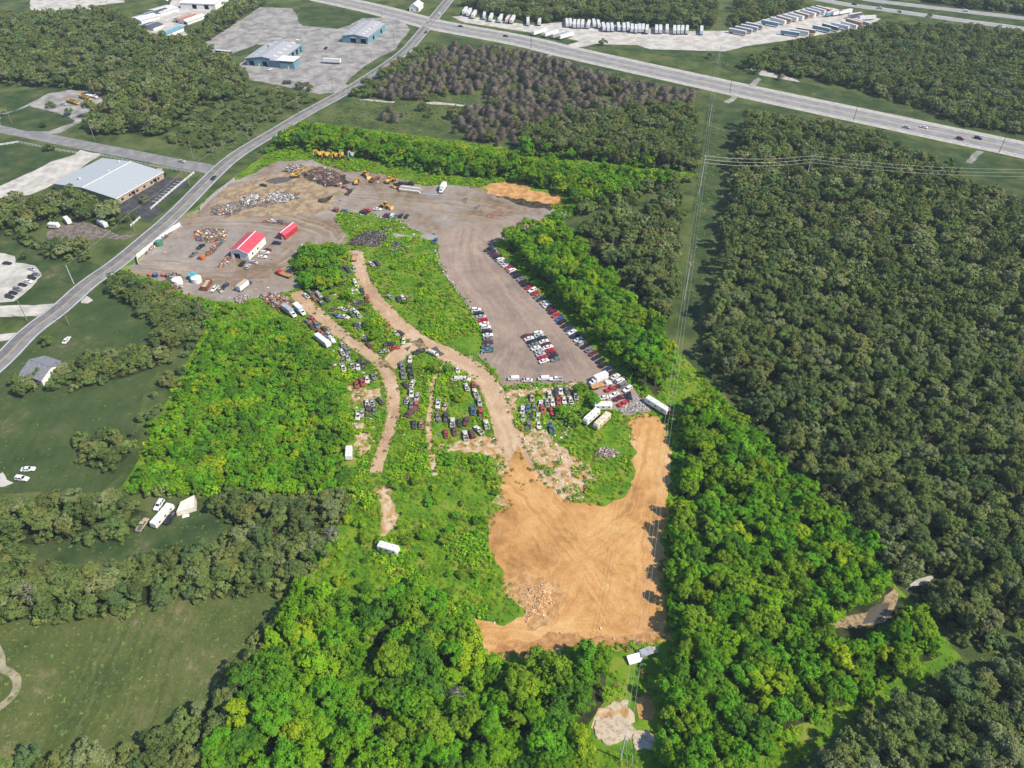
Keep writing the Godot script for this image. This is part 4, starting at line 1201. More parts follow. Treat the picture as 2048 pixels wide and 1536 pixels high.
	for q in [[[100, 285, 140, 264, 175, 235, 180, 215, 225, 200, 190, 182, 140, 180, 90, 190, 40, 218, 0, 225, -60, 235, -60, 222, 0, 214, 35, 210, 80, 190, 130, 175, 190, 178, 232, 198, 215, 215, 180, 240, 150, 258, 120, 275, 108, 272], "", null], [[-60, 238, 30, 222, 95, 188, 140, 180, 190, 184, 225, 198, 220, 212, 182, 217, 176, 235, 150, 250, 120, 266, 75, 270, -60, 245], "gravel_lot", gravel], [[160, 300, 205, 310, 175, 325, 150, 350, 108, 368, 60, 390, -60, 400, -60, 385, 0, 372, 50, 350, 108, 322, 150, 310], "gravel_drive", pale], [[296, 352, 362, 356, 378, 366, 330, 400, 312, 415, 327, 424, 305, 440, 240, 430, 232, 402, 270, 380], "blacktop_lot", blacktop], [[400, 92, 520, 15, 582, 16, 598, 35, 595, 45, 608, 52, 675, 58, 700, 50, 722, 37, 775, 35, 790, 37, 812, 47, 820, 60, 788, 100, 750, 120, 712, 145, 690, 168, 700, 175, 682, 185, 640, 188, 500, 160, 492, 140, 472, 130, 495, 118, 530, 92, 512, 88, 475, 110, 437, 107, 400, 100], "gravel_yard", gravel], [[903, 34, 932, 31, 1060, 50, 1125, 44, 1300, 57, 1380, 62, 1455, 62, 1525, 40, 1612, 16, 1655, 14, 1762, 38, 1725, 56, 1625, 73, 1490, 93, 1450, 103, 1300, 98, 1272, 90, 1190, 88, 1145, 98, 1128, 93, 1160, 82, 1120, 74, 1025, 60, 930, 45], "trailer_yard_ground", pale], [[-60, 505, 0, 506, 28, 513, 31, 525, 72, 530, 85, 552, 30, 603, -60, 612], "car_park", pale], [[-60, 609, 20, 612, 118, 607, 78, 642, 75, 634, -60, 632], "driveway", pale], [[-60, 672, 0, 668, 48, 664, 36, 676, 0, 682, -60, 690], "driveway", pale], [[60, 0, 100, -8, 240, -8, 250, 4, 205, 10, 200, 22, 120, 26, 60, 20], "gravel_lot", pale], [[258, 40, 330, 22, 350, -8, 470, -8, 435, 5, 412, 35, 360, 55, 375, 70, 330, 78, 300, 65], "gravel_lot", pale], [[90, 465, 125, 448, 150, 440, 205, 455, 240, 470, 285, 465, 240, 480, 210, 475, 185, 480, 140, 485, 100, 478], "bare_yard", M.dim], [[158, 602, 172, 593, 184, 602, 170, 609, 157, 608], "bare_patch", pale], [[850, 206, 870, 204.5, 930, 209, 1010, 221, 1000, 222, 920, 211.5, 860, 208.5], "bare_patch", shoulder], [[718, 197, 760, 200, 790, 203, 790, 205.5, 760, 203, 720, 200], "bare_patch", shoulder], [[1447, 203, 1468, 190, 1478, 194, 1458, 207], "driveway", gravel], [[1495, 173, 1515, 155, 1524, 158, 1508, 176], "driveway", gravel], [[1930, 325, 1952, 300, 1965, 303, 1945, 328], "driveway", gravel], [[1082, 118, 1098, 109, 1105, 111, 1092, 121], "driveway", gravel], [[-20, 955, 5, 940, 10, 960, 28, 966, 5, 975, -20, 975], "driveway", pale], [[1840, 1162, 1868, 1153, 1862, 1170, 1815, 1182], "bare_patch", shoulder], [[1500, 138, 1520, 150, 1600, 165, 1590, 158, 1530, 140], "bare_patch", shoulder]]:
		if q[1] == "": continue
		var o := plan(q[0])
		structure(q[1], sheet(o, 0.055, 0.6 if q[1] != "blacktop_lot" else 0.0), q[2])
		bare.append(o)
	var loop := smooth_line(plan([-30, 1260, 0, 1310, 4, 1336, 22, 1346, 34, 1362, 28, 1388, 4, 1412, -30, 1436]), 1.5)
	structure("dirt_path", sheet(ribbon(loop, 2.0, 2.2), 0.055, 0.15, 1.2), soil(22, [[0.2, Color(0.26, 0.23, 0.15)], [0.8, Color(0.38, 0.33, 0.23)]], 30.0, 0.3, 4.0))
	structure("grass_island", sheet(plan([0, 232, 60, 212, 85, 218, 120, 228, 150, 240, 140, 248, 100, 262, 60, 262, 0, 250]), 0.065, 0.8), mown)
	structure("grass_island", sheet(plan([512, 90, 535, 88, 515, 98, 480, 112, 450, 112]), 0.065, 0.6), mown)
	var isl := plan([680, 430, 740, 432, 800, 448, 845, 466, 840, 475, 790, 466, 760, 470, 720, 468, 690, 450])
	structure("grass_bank", sheet(isl, 0.07, 0.8), lush)
	# painted bays on the blacktop
	for k in 9:
		for q in [[308 - k * 8.0, 357 + k * 5.2, 10.0, 1.2], [352 - k * 6.0, 362 + k * 5.0, 11.0, 1.6]]:
			var l := PackedVector2Array([s2(q[0], q[1]), s2(q[0] + q[2], q[1] + q[3])])
			structure("parking_bay_line", strip(l, 0.22, 0.0, 0.066), M.white_wood)
	var turn_line := smooth_line(plan([300, 400, 330, 380, 351, 370]), 3.0)

func puddle() -> StandardMaterial3D:
	var m := paint(Color(0.09, 0.075, 0.055), 0.12)
	m.metallic_specular = 0.5
	return m

func buildings() -> void:
	var blue := stained(Color(0.13, 0.27, 0.34), Color(0.12, 0.22, 0.27), 41)
	var tin := stained(Color(0.36, 0.37, 0.38), Color(0.24, 0.24, 0.24), 42)
	var grey_tin := stained(Color(0.37, 0.4, 0.41), Color(0.3, 0.33, 0.34), 43)
	var red_tin := stained(Color(0.52, 0.055, 0.085), Color(0.4, 0.045, 0.06), 44)
	var white := stained(Color(0.76, 0.76, 0.75), Color(0.62, 0.6, 0.56), 45)
	var white_tin := stained(Color(0.7, 0.71, 0.71), Color(0.5, 0.49, 0.46), 46)
	var shingle := stained(Color(0.2, 0.2, 0.22), Color(0.14, 0.14, 0.15), 47)
	var brick := stained(Color(0.4, 0.32, 0.24), Color(0.3, 0.23, 0.17), 48)
	M.white_tin = white_tin
	M.red_tin = red_tin
	# the two blue workshops
	var a := shed("workshop", "long blue metal workshop with translucent roof sheets and white-roofed lean-to", spot(494, 131), spot(562, 136), spot(600, 104), 5.5, 7.6, blue, tin, tin, true, "building", [[4.5, 4.2, 4.0], [15.5, 4.2, 4.0]], [[16.0, 4.6, 4.4], [23.5, 4.6, 4.4], [31.0, 4.6, 4.4], [38.5, 4.6, 4.4], [46.0, 4.6, 4.4]])
	opening(a, 0, 10.5, 1.1, 0, 2.2, "door", white)
	for k in 6:
		for f in [0.22, 0.78]: skylight(a, a.get_meta("w") * f, 6.0 + k * 8.5, Vector2(3.4, 1.5), 5.5, 7.6, white_tin)
	var st := mb()
	tube(st, Vector3(9, 6.5, -22), Vector3(9, 9.2, -22), 0.35, 0.3, 10)
	part(a, "chimney", done(st), M.rust)
	var w: float = a.get_meta("w")
	part(a, "lean_to_wall", box_mesh(Vector3(12, 4.4, 11), Vector3(w + 6.05, 2.2, -4.5)), blue)
	part(a, "lean_to_roof", box_mesh(Vector3(20, 0.25, 12.5), Vector3(w + 2.3, 5.95, -4.8)), white_tin)
	part(a, "door", box_mesh(Vector3(1.1, 2.2, 0.08), Vector3(w + 7, 1.1, 1.045)), white)
	var b := shed("workshop", "shorter blue metal workshop with two front bay doors by the road", spot(686, 85), spot(737, 89), spot(770, 61), 5.5, 7.2, blue, tin, tin, true, "building", [[9.5, 5.0, 4.2], [18.5, 5.0, 4.2]], [[12.0, 3.6, 3.6], [30.0, 3.6, 3.6]])
	for x in [9.5, 18.5]: part(b, "door_header", box_mesh(Vector3(5.0, 0.7, 0.1), Vector3(x, 4.6, 0.055)), white)
	opening(b, 0, 23.0, 1.1, 0, 2.2, "door", white)
	for k in 6:
		for f in [0.25, 0.75]: skylight(b, b.get_meta("w") * f, 5.0 + k * 7.0, Vector2(2.6, 1.3), 5.5, 7.2, white_tin)
	# office with the pale metal roof beside the blacktop
	var c := shed("office_building", "low brick office with a wide pale grey metal roof beside blacktop parking", spot(112, 380, 0), spot(236, 410, 0), spot(305, 353, 0), 4.0, 6.0, brick, grey_tin, white, true, "building", [], [[12.0, 2.6, 2.6], [29.0, 2.6, 2.6]])
	for k in 7: opening(c, 1, 4.0 + k * 5.6, 1.6, 1.0, 1.4, "window", M.glass)
	for q in [[c, 12.0, 8.0, 6.0], [c, 20.0, 22.0, 6.0], [c, 16.0, 34.0, 6.0], [a, 6.0, 30.0, 7.6], [b, 18.0, 24.0, 7.2]]: part(q[0], "roof_vent", box_mesh(Vector3(1.3, 1.0, 1.3), Vector3(q[1], q[3] - 0.2, -q[2])), M.vent)
	part(c, "fascia", box_mesh(Vector3(0.12, 0.5, c.get_meta("d") + 1.0), Vector3(c.get_meta("w") + 0.58, 4.0, -c.get_meta("d") * 0.5)), white)
	# scrap yard office with the red roof and the small red shed
	var d := shed("red_roofed_garage", "white garage with a red metal roof and white trim in the scrap yard", spot(464, 516), spot(499, 521), spot(525, 486), 4.2, 6.0, white, red_tin, white, true, "building", [[3.2, 3.4, 3.0]])
	for k in 2: opening(d, 1, 4.0 + k * 5.0, 1.2, 1.2, 1.1, "window", M.glass)
	opening(d, 1, 7.0, 1.0, 0, 2.1, "door", M.van_door)
	var dw: float = d.get_meta("w")
	for s in [0, 1]:
		st = mb()
		if s == 0: bar(st, Vector3(-0.5, 4.2, 0.56), Vector3(dw * 0.5, 6.15, 0.56), 0.1, 0.35)
		else: bar(st, Vector3(dw * 0.5, 6.15, 0.56), Vector3(dw + 0.5, 4.2, 0.56), 0.1, 0.35)
		part(d, "bargeboard", done(st), white)
	var e := shed("red_shed", "small red wooden shed with a red metal roof by loaded car hauler", spot(558, 478), spot(571, 481), spot(584, 460), 3.0, 4.2, stained(Color(0.4, 0.02, 0.03), Color(0.28, 0.02, 0.03), 51), red_tin, white)
	opening(e, 0, 2.4, 1.2, 0, 2.2, "door", white)
	# houses
	var f := shed("farmhouse", "old house with grey shingle roof half hidden by trees by the road", spot(48, 758), spot(88, 772), spot(112, 735), 3.0, 5.6, white, shingle, shingle, false, "house")
	for k in 3: opening(f, 0, 2.0 + k * 2.6, 1.0, 0.9, 1.3, "window", M.glass)
	part(f, "porch_roof", box_mesh(Vector3(5, 0.15, 2.6), Vector3(2.5, 2.7, 1.35)), white_tin)
	var g := shed("white_house", "white house with white roof near the crossroads", spot(819, 23), spot(838, 24), spot(842, 15), 3.5, 6.5, white, white_tin, white, true, "house")
	for k in 2: opening(g, 0, 2.5 + k * 5.0, 1.2, 1.0, 1.4, "window", M.glass)
	# storage sheds and shop of the lot by the far wood
	var n := 0
	for q in [[262, 42, 284, 48, 300, 36, "van_roof", "open storage shed with a pale flat roof by the wood"], [282, 34, 300, 38, 310, 24, "van_dark", "storage shed with a dark roof beside pale-roofed shed"], [298, 26, 322, 32, 334, 20, "van_roof", "storage shed with pale roof and open tan bay"], [348, 44, 366, 48, 384, 36, "van_orange", "display shed with a tan roof in the gravel lot"], [364, 48, 376, 50, 398, 36, "van_white", "white display shed with a white roof in the gravel lot"], [282, 58, 308, 62, 322, 54, "van_dark", "display shed with a dark shingle roof by the wood"], [318, 74, 334, 76, 350, 60, "van_blue", "small blue display shed at the edge of gravel lot"]]:
		var s2d := shed("storage_shed", q[7], spot(q[0], q[1]), spot(q[2], q[3]), spot(q[4], q[5]), 2.6, 3.8, M.van_white, M[q[6]], M.van_white, true, "shed", [[4.0, 3.0, 2.0]])
	var h := shed("shop_building", "large white metal shop with a dark bay door behind display sheds", spot(362, 17), spot(432, 20), spot(440, 4), 5.0, 6.5, white, white_tin, white, false, "building", [[14.0, 4.5, 4.0], [26.0, 4.5, 4.0]])
	# fences
	rail_fence([-40, 298, 37, 286, 95, 298, 155, 308], "white rail fence round the mown field beside side road", "white rail fences")
	rail_fence([200, 312, 300, 333, 389, 347, 345, 383, 302, 420], "white rail fence round the grass corner of blacktop lot", "white rail fences")
	rail_fence([281, 437, 262, 454], "short white rail fence stub at the blacktop entrance", "white rail fences")
	panel_fence([362, 452, 345, 462, 275, 517, 278, 531], "white corrugated panel fence along the road at the scrap yard", white)
	panel_fence([400, 420, 425, 395, 470, 360], "weathered grey panel fence behind the tan soil by the road", M.van_grey, 1.8)
	var bg := thing("office_sign", "white sign board on two posts on the office lawn", "sign", "", spot(322, 347))
	for s in [-1.2, 1.2]: part(bg, "post", box_mesh(Vector3(0.2, 3.4, 0.2), Vector3(s, 1.7, 0)), M.white_wood)
	part(bg, "board", box_mesh(Vector3(2.2, 1.4, 0.12), Vector3(0, 2.4, 0)), M.white_wood)

func vehicles() -> void:
	var lot := "in the row under lot's tree line"
	car_row([978, 499, 1040, 556, 1098, 614, 1153, 674, 1204, 725, 1254, 778], Vector2(90, -38), "black pickup,navy suv,maroon sedan,black suv,white suv,silver sedan,white sedan,red sedan,white suv,black sedan,black suv,grey sedan,black sedan,black suv,red sedan,white suv,red sedan,grey sedan,black sedan,silver sedan,white sedan,maroon sedan,maroon suv,red sedan,blue sedan,black suv,black sedan,navy sedan,white sedan,navy suv,white sedan,silver suv,black sedan,grey sedan,maroon sedan,black sedan,black sedan,black suv,navy sedan,black sedan,white sedan,white suv,grey suv,white suv".split(","), lot, "cars parked along the tree line")
	car_row([952, 620, 961, 631, 968, 648, 974, 664, 978, 682, 975, 702], Vector2(130, -10), "white suv,black sedan,silver sedan,red suv,white sedan,white suv,black sedan,white sedan,grey sedan,maroon sedan,grey pickup,teal pickup".split(","), "in the short row by weedy bank", "cars parked beside the weedy bank")
	car_row([1053, 671, 1066, 688, 1078, 702, 1088, 722], Vector2(135, -42), "maroon sedan,white sedan,black sedan,grey sedan,white sedan,silver sedan,silver sedan,red sedan,white sedan".split(","), "in the block amid the gravel lot", "cars parked in the middle of the lot")
	car_row([1075, 666, 1089, 684, 1100, 700, 1110, 718], Vector2(135, -42), "white suv,silver sedan,black suv,white sedan,maroon sedan,white sedan,red sedan,maroon sedan,black sedan,grey sedan".split(","), "in the block amid the gravel lot", "cars parked in the middle of the lot")
	cars([[1027, 757, -20, 1, "white van"], [1054, 760, -20, 0, "white sedan"], [1087, 757, -20, 1, "white van"], [1112, 758, -20, 0, "white pickup"], [1222, 778, -18, 6, "red pickup"], [1228, 789, -18, 8, "white sedan"], [1239, 796, -18, 6, "maroon pickup"], [1247, 807, -18, 6, "red pickup"], [1259, 793, 2, 18, "black suv"], [1206, 795, -18, 4, "white sedan"]], "by the gravel lot's lower edge", "cars at the lower edge of the lot", 0.1)
	cars([[1064, 795, 2, 18, "beige pickup"], [1099, 788, -3, -18, "white sedan"], [1113, 785, 3, 18, "black suv"], [1121, 781, 3, 18, "white pickup"], [1134, 782, 6, 18, "grey sedan"], [1081, 807, 2, -18, "white sedan"], [1094, 805, 2, 18, "silver sedan"], [1105, 804, 4, 18, "white sedan"], [1117, 800, 3, 18, "red pickup"], [1128, 800, 4, 18, "white sedan"], [1141, 800, 5, 18, "white sedan"], [1152, 791, 3, 18, "silver pickup"], [1045, 819, 2, -18, "white sedan"], [1056, 817, 2, 18, "blue sedan"], [1068, 816, 0, 18, "grey suv"], [1085, 820, 3, 14, "red suv"], [1103, 822, 8, 12, "red sedan"], [1046, 835, 0, 18, "silver sedan"], [1062, 833, -3, 18, "black sedan"], [1076, 832, 3, -18, "white sedan"], [1058, 851, 3, -18, "grey pickup"], [1077, 849, 5, 18, "white sedan"], [1102, 856, -4, -18, "blue pickup"]], "among cars on pale rubble ground", "cars on the rubble ground", 0.2)
	cars([[915, 740, 6, 16, "white sedan"], [914, 758, -18, 2, "white van"], [929, 758, 18, 3, "white pickup"], [933, 774, 6, 16, "white sedan"], [947, 770, 5, 16, "red sedan"], [951, 786, -6, -18, "white pickup"], [959, 805, 2, 18, "silver suv"], [946, 821, 0, 18, "blue pickup"], [962, 826, -5, -18, "red pickup"], [973, 849, -5, -18, "white pickup"], [876, 808, -3, 18, "white pickup"], [890, 813, -8, 16, "beige sedan"], [875, 833, 4, 18, "grey sedan"], [892, 834, 0, -18, "black pickup"], [905, 845, 0, -18, "white pickup"], [919, 846, 2, 16, "black sedan"], [933, 843, -6, 16, "maroon suv"], [892, 867, 2, 18, "red sedan"], [909, 863, 4, 16, "maroon sedan"], [931, 871, -4, -18, "white pickup"], [944, 868, -6, -16, "maroon van"], [957, 860, -12, -14, "white pickup"]], "in weeds between creek and track", "wrecks between the creek and the dirt road", 0.35)
	cars([[838, 703, -18, 6, "black pickup"], [867, 707, 18, 7, "white van"], [820, 718, -4, 18, "white sedan"], [804, 732, 2, 18, "grey van"], [820, 736, 2, -18, "black pickup"], [806, 750, 4, 18, "grey pickup"], [823, 750, 0, -18, "black pickup"], [811, 770, 12, 12, "black sedan"], [824, 767, -6, 14, "white sedan"], [823, 786, 0, 18, "white pickup"], [814, 800, -7, 16, "silver sedan"], [834, 795, -4, 18, "silver suv"], [823, 810, -2, 16, "grey sedan"], [833, 811, 0, -18, "orange pickup"], [820, 827, -12, 12, "maroon van"], [828, 849, 0, 16, "black sedan"], [842, 849, 0, 14, "pink sedan"]], "in weeds between track and creek", "wrecks along the west bank of the creek", 0.35)
	cars([[734, 806, 3, 18, "white sedan"], [744, 805, 4, 18, "silver sedan"], [760, 802, 12, 14, "black sedan"], [736, 822, 0, -18, "maroon pickup"], [749, 821, 0, -16, "grey sedan"], [716, 831, -2, 18, "white pickup"], [724, 826, -2, 16, "silver sedan"], [713, 769, 3, 16, "red sedan"], [725, 764, 6, 16, "red pickup"], [734, 759, 3, 14, "white sedan"], [746, 753, 10, 16, "grey sedan"], [686, 735, 8, 16, "white pickup"], [704, 731, 6, 16, "silver pickup"], [716, 733, 0, 16, "white sedan"], [720, 722, 3, -18, "black suv"], [730, 729, 10, -14, "black pickup"], [686, 721, 3, 16, "grey sedan"], [695, 716, 6, 12, "silver sedan"], [666, 725, 8, 10, "white sedan"], [694, 701, 6, 14, "grey pickup"], [685, 690, 8, 10, "silver sedan"], [684, 704, 8, 12, "white sedan"]], "on the scrub side of dirt track", "wrecks on the scrub side of the dirt road", 0.35)
	cars([[664, 680, 12, 14, "white van"], [650, 675, 10, 12, "blue sedan"], [659, 670, 14, 10, "silver suv"], [657, 683, 10, 14, "silver sedan"], [640, 665, 6, 10, "red suv"], [649, 658, 14, 10, "black sedan"], [634, 650, 6, 16, "teal pickup"], [623, 652, 10, 16, "maroon sedan"], [625, 639, 14, 8, "red pickup"], [615, 643, 14, 6, "grey sedan"], [612, 591, 12, 10, "white sedan"], [622, 587, 10, 10, "grey sedan"], [638, 590, 10, 10, "silver van"], [629, 597, 10, 10, "orange sedan"], [641, 604, 10, 10, "navy pickup"], [654, 599, 10, 8, "black suv"]], "by the rutted track below compound", "wrecks beside the box trucks", 0.3)
	cars([[709, 562, 4, 12, "white sedan"], [712, 569, 8, 12, "white suv"], [706, 584, 6, 14, "white pickup"], [714, 583, 6, 12, "white sedan"], [725, 584, 4, 10, "black suv"], [734, 597, 0, 10, "red sedan"], [711, 608, 8, 6, "grey suv"], [718, 607, 8, -8, "navy pickup"], [667, 618, 10, -4, "brown sedan"], [685, 618, 8, 2, "white sedan"], [699, 616, 6, 8, "beige sedan"], [709, 621, 8, 8, "white sedan"], [673, 631, 12, 8, "blue sedan"], [688, 634, 10, 2, "white pickup"], [703, 628, 8, 6, "green sedan"], [717, 629, 8, 12, "white sedan"], [713, 653, 8, 10, "navy suv"], [721, 650, 8, 12, "silver sedan"], [777, 651, 6, 8, "orange sedan"], [800, 665, 14, 6, "black sedan"], [791, 666, 8, 8, "silver sedan"], [807, 681, -1, 16, "white sedan"], [727, 674, 10, 12, "silver sedan"], [738, 690, 10, 8, "maroon sedan"], [780, 688, 18, -3, "black pickup"], [790, 695, 14, -2, "red sedan"], [768, 702, -18, 2, "silver sedan"]], "on the overgrown island between tracks", "wrecks on the overgrown island", 0.35)
	cars([[675, 526, 8, 10, "white pickup"], [686, 525, 8, 12, "red suv"], [691, 519, 8, 10, "black sedan"], [655, 528, 8, 8, "blue sedan"], [683, 539, 8, 10, "navy sedan"], [694, 537, 8, 12, "navy pickup"], [698, 543, 8, 8, "black sedan"], [689, 547, 6, 10, "blue sedan"], [679, 550, 8, 8, "orange sedan"], [709, 539, 2, 12, "silver suv"], [742, 527, 12, 8, "white sedan"], [755, 526, 10, 10, "navy pickup"], [780, 594, 12, 6, "silver sedan"], [797, 598, 10, 12, "black sedan"], [806, 597, 10, 12, "white suv"], [815, 596, 10, 8, "pink sedan"]], "beside the track near tyre heap", "wrecks near the tyre heaps", 0.3)
	cars([[535, 499, 16, 3, "maroon sedan"], [530, 505, 16, 0, "white suv"], [525, 513, 16, 1, "white sedan"], [554, 486, 16, 1, "navy suv"], [508, 524, 14, 3, "silver sedan"], [485, 527, 8, -10, "black suv"], [496, 533, 8, -11, "silver suv"], [402, 493, 12, -9, "black pickup"], [388, 508, 12, -9, "grey pickup"], [429, 577, -12, 12, "white pickup"], [449, 573, -12, 10, "navy pickup"], [440, 580, 6, 6, "beige sedan"]], "on gravel round the red-roofed garage", "cars round the red roofed garage")
	cars([[691, 422, 16, 2, "teal suv"], [734, 421, 16, 2, "red pickup"], [755, 418, 14, 1, "white sedan"], [728, 425, 14, 4, "black pickup"], [771, 430, 6, -10, "maroon sedan"], [777, 431, 6, -10, "navy sedan"], [784, 431, 6, -10, "white suv"], [793, 431, 6, -10, "grey sedan"], [802, 431, 6, -10, "black sedan"], [813, 432, 6, -10, "black sedan"], [870, 482, 10, -14, "blue pickup"], [786, 373, 12, 4, "yellow sedan"], [793, 369, 14, 4, "black sedan"], [800, 378, 10, 6, "red pickup"], [527, 370, 16, 4, "black sedan"], [545, 442, -16, -2, "white pickup"], [558, 443, -14, -2, "grey pickup"]], "in the scrap yard above rock bank", "cars in the scrap yard", 0.25)
	cars([[14, 526, 16, 1, "black sedan"], [64, 538, 14, 4, "silver sedan"], [72, 548, 14, 3, "grey sedan"], [64, 555, 14, 4, "black suv"], [56, 562, 14, 3, "white sedan"], [45, 569, 14, 3, "black sedan"], [35, 578, 14, 4, "grey suv"], [26, 585, 14, 4, "black sedan"], [19, 593, 14, 4, "black suv"]], "on the pale concrete car park", "cars on the concrete car park")
	for q in [[133, 680, 10, -12, "white sedan", "white sedan with its hood up standing on the mown field"], [56, 938, 16, -1, "white sedan", "white sedan parked sideways on grass near the field hedge"], [44, 957, 16, 2, "white suv", "white car with an open black tailgate on the grass"], [285, 1050, 8, -12, "beige pickup", "tan pickup on the grass in front of camper"], [341, 1036, -10, 14, "black pickup", "black pickup parked between camper and tarp shelter"], [318, 1010, -8, 12, "white suv", "white car behind the camper under the trees"], [427, 355, 10, -10, "black sedan", "black sedan driving past the side road corner"], [364, 322, 16, 3, "silver sedan", "silver sedan waiting on the side road"], [725, 162, 10, -6, "white sedan", "white sedan driving on the road by gravel yard"], [852, 64, 5, -7, "black sedan", "black sedan driving up to the crossroads"], [879, 27, 5, -7, "white sedan", "white sedan driving beyond the crossroads"], [921, 52, 12, 2, "black sedan", "black sedan on the highway beside row of trailers"], [1011, 72, 12, 2, "black sedan", "black sedan on the highway past the trailer yard"], [1813, 254, 14, 3, "silver sedan", "silver car ahead of white car on the highway"], [1848, 254, 14, 3, "white sedan", "white car on the highway near the culvert"], [1920, 277, 14, 3, "maroon suv", "dark red car on the highway near gravel turnout"], [1956, 276, 14, 3, "navy suv", "dark blue car ahead of dark red car"], [1709, 8, 14, 2, "black suv", "black car on the interstate by trailer yard"], [1760, 16, 14, 2, "white pickup", "white pickup on the interstate past the trailer yard"], [1932, 22, 12, 2, "white van", "white van on the far lanes of the interstate"], [731, 43, 10, 1, "white sedan", "white car parked behind the shorter workshop"], [540, 138, 8, -4, "white sedan", "white car parked before the long workshop"], [652, 96, 8, -8, "black suv", "black car parked on gravel between the workshops"], [589, 120, 8, 2, "white pickup", "white pickup beside the white-roofed lean-to"], [127, 208, 12, 1, "silver sedan", "silver car beside a yellow truck on gravel"], [133, 230, 12, -2, "navy sedan", "dark car under a round tree on gravel"], [281, 373, 12, 3, "black sedan", "black car parked before the office windows"], [332, 1, 10, 2, "white suv", "white vehicle at top of the gravel lot"]]:
		var at := spot(q[0], q[1], 0.7)
		at.y = 0.07
		var wk: PackedStringArray = q[4].split(" ")
		var o := car(at, bearing(spot(q[0], q[1]), spot(q[0] + q[2], q[1] + q[3])), wk[1], wk[0], "", "")
		o.set_meta("label", q[5])
		car_log.pop_back()
	# trailers
	var k := 0
	var lists := [[[930, 22, 8, -12], [938, 25, 8, -12], [948, 29, 8, -12], [969, 31, 2, -12, "blue"], [982, 35, 5, -12], [1001, 37, 6, -10], [1016, 38, 7, -11, "orange"], [1025, 39, 7, -11], [1056, 43, 0, -12], [1079, 43, 2, -12], [1134, 46, -1, -12], [1141, 46, -1, -12], [1149, 48, 1, -12], [1157, 48, 1, -12], [1165, 48, 2, -12], [1177, 49, 3, -12], [1188, 47, -3, -12], [1197, 49, -3, -12, "blue"], [1207, 54, -3, -12], [1216, 55, -2, -12], [1224, 55, -2, -12, "blue"], [1237, 54, -2, -12, "blue"], [1248, 55, -1, -12], [1256, 54, -1, -12, "dark"], [1264, 57, 0, -12], [1272, 58, 0, -12, "dark"], [1279, 57, 0, -12], [1286, 57, 1, -12], [1294, 59, 1, -12, "dark"], [1313, 59, 0, -12], [1321, 59, 0, -12], [1334, 58, 0, -12], [1349, 60, 0, -12], [1357, 60, 0, -12], [1365, 60, 1, -12, "blue"], [1374, 60, 1, -12, "blue"], [1403, 61, 0, -12]], [[1079, 64, 14, -4], [1102, 67, 14, -4], [1118, 70, 14, -4, "grey"], [1132, 72, 14, -4]], [[1475, 64, 20, 4, "grey"], [1487, 60, 20, 4, "grey"], [1498, 56, 20, 4, "grey"], [1508, 52, 20, 4, "grey"], [1540, 47, 20, 4, "blue"], [1556, 42, 18, 5], [1568, 39, 18, 5, "orange"], [1580, 36, 18, 5], [1592, 33, 18, 5], [1603, 30, 18, 5, "orange"], [1616, 27, 18, 5], [1626, 24, 18, 5, "grey"], [1636, 21, 18, 5], [1646, 19, 18, 5, "orange"]], [[1665, 27, 16, -3, "blue"], [1677, 26, 16, -3], [1690, 24, 16, -3], [1710, 31, 16, -3, "dark"], [1734, 36, 18, -1], [1708, 45, 18, 5, "orange"], [1724, 46, 18, 5, "grey"], [1698, 51, 18, 5], [1680, 53, 18, 4], [1661, 55, 18, 5, "dark"], [1643, 58, 18, 4, "blue"], [1580, 67, 20, 3, "blue"], [1598, 65, 20, 3], [1612, 62, 20, 3, "orange"]]]
	var where := ["nosed against the trees", "slanted by the highway entrance", "in the stepped row", "in loose rows by the interstate"]
	for i in 4:
		var row: Array = lists[i]
		for j in row.size():
			var q: Array = row[j]
			var c: String = q[4] if q.size() > 4 else "white"
			var nb := []
			for m in [j - 1, j + 1]:
				if m >= 0 and m < row.size(): nb.append((row[m][4] if row[m].size() > 4 else "white"))
			var txt := "%s semi trailer by %s, %s" % [c, nb[0] + (" and " + nb[1] if nb.size() > 1 else "") + " ones", where[i]]
			semi_trailer(q[0], q[1], q[2], q[3], c, txt, 16.0)
	for q in [[448, 106, 20, 2, "van_dark", "dark semi trailer beside the grass strip of gravel yard"], [664, 122, 20, 1, "van_white", "white semi trailer alone on the open gravel yard"]]:
		semi_trailer(q[0], q[1], q[2], q[3], q[4].trim_prefix("van_"), q[5], 14.0)
	for q in [[574, 165, 12, 0, "black steel roll-off bin at the gravel yard's edge"], [610, 169, 12, -2, "black steel roll-off bin half under a bush"]]:
		container(q[0], q[1], q[2], q[3], Vector3(6, 2.2, 2.4), q[4], M.black_steel, M.rust)
	box_truck(1199, 757, -18, 8, "white box truck parked at the end of the tree-line row", M.shell, M.van_white, "white")
	box_truck(886, 375, -8, 12, "white box truck standing alone on the scrap yard gravel", M.van_white, M.van_white, "white", 6.5)
	box_truck(487, 571, 10, -8, "white box truck with a tan roof and blue cab", stained(Color(0.45, 0.37, 0.26), Color(0.34, 0.27, 0.19), 61), M.van_white, "blue", 6.5)
	box_truck(577, 621, 12, 9, "grey box truck with white cab at the scrub edge", M.van_grey, M.van_grey, "white", 7.0)
	box_truck(598, 618, 12, 10, "pale blue box truck body beside the grey box truck", M.van_white, stained(Color(0.35, 0.45, 0.52), Color(0.3, 0.36, 0.4), 62), "white", 5.5)
	flatbed(568, 549, -14, -5, "red truck with an orange-brown flat bed on compound gravel", stained(Color(0.4, 0.18, 0.05), Color(0.28, 0.12, 0.04), 63), "red", 6.5)
	flatbed(1201, 771, 20, -5, "truck with an empty orange bed below the white box truck", stained(Color(0.45, 0.24, 0.1), Color(0.3, 0.16, 0.07), 64), "white", 6.0)
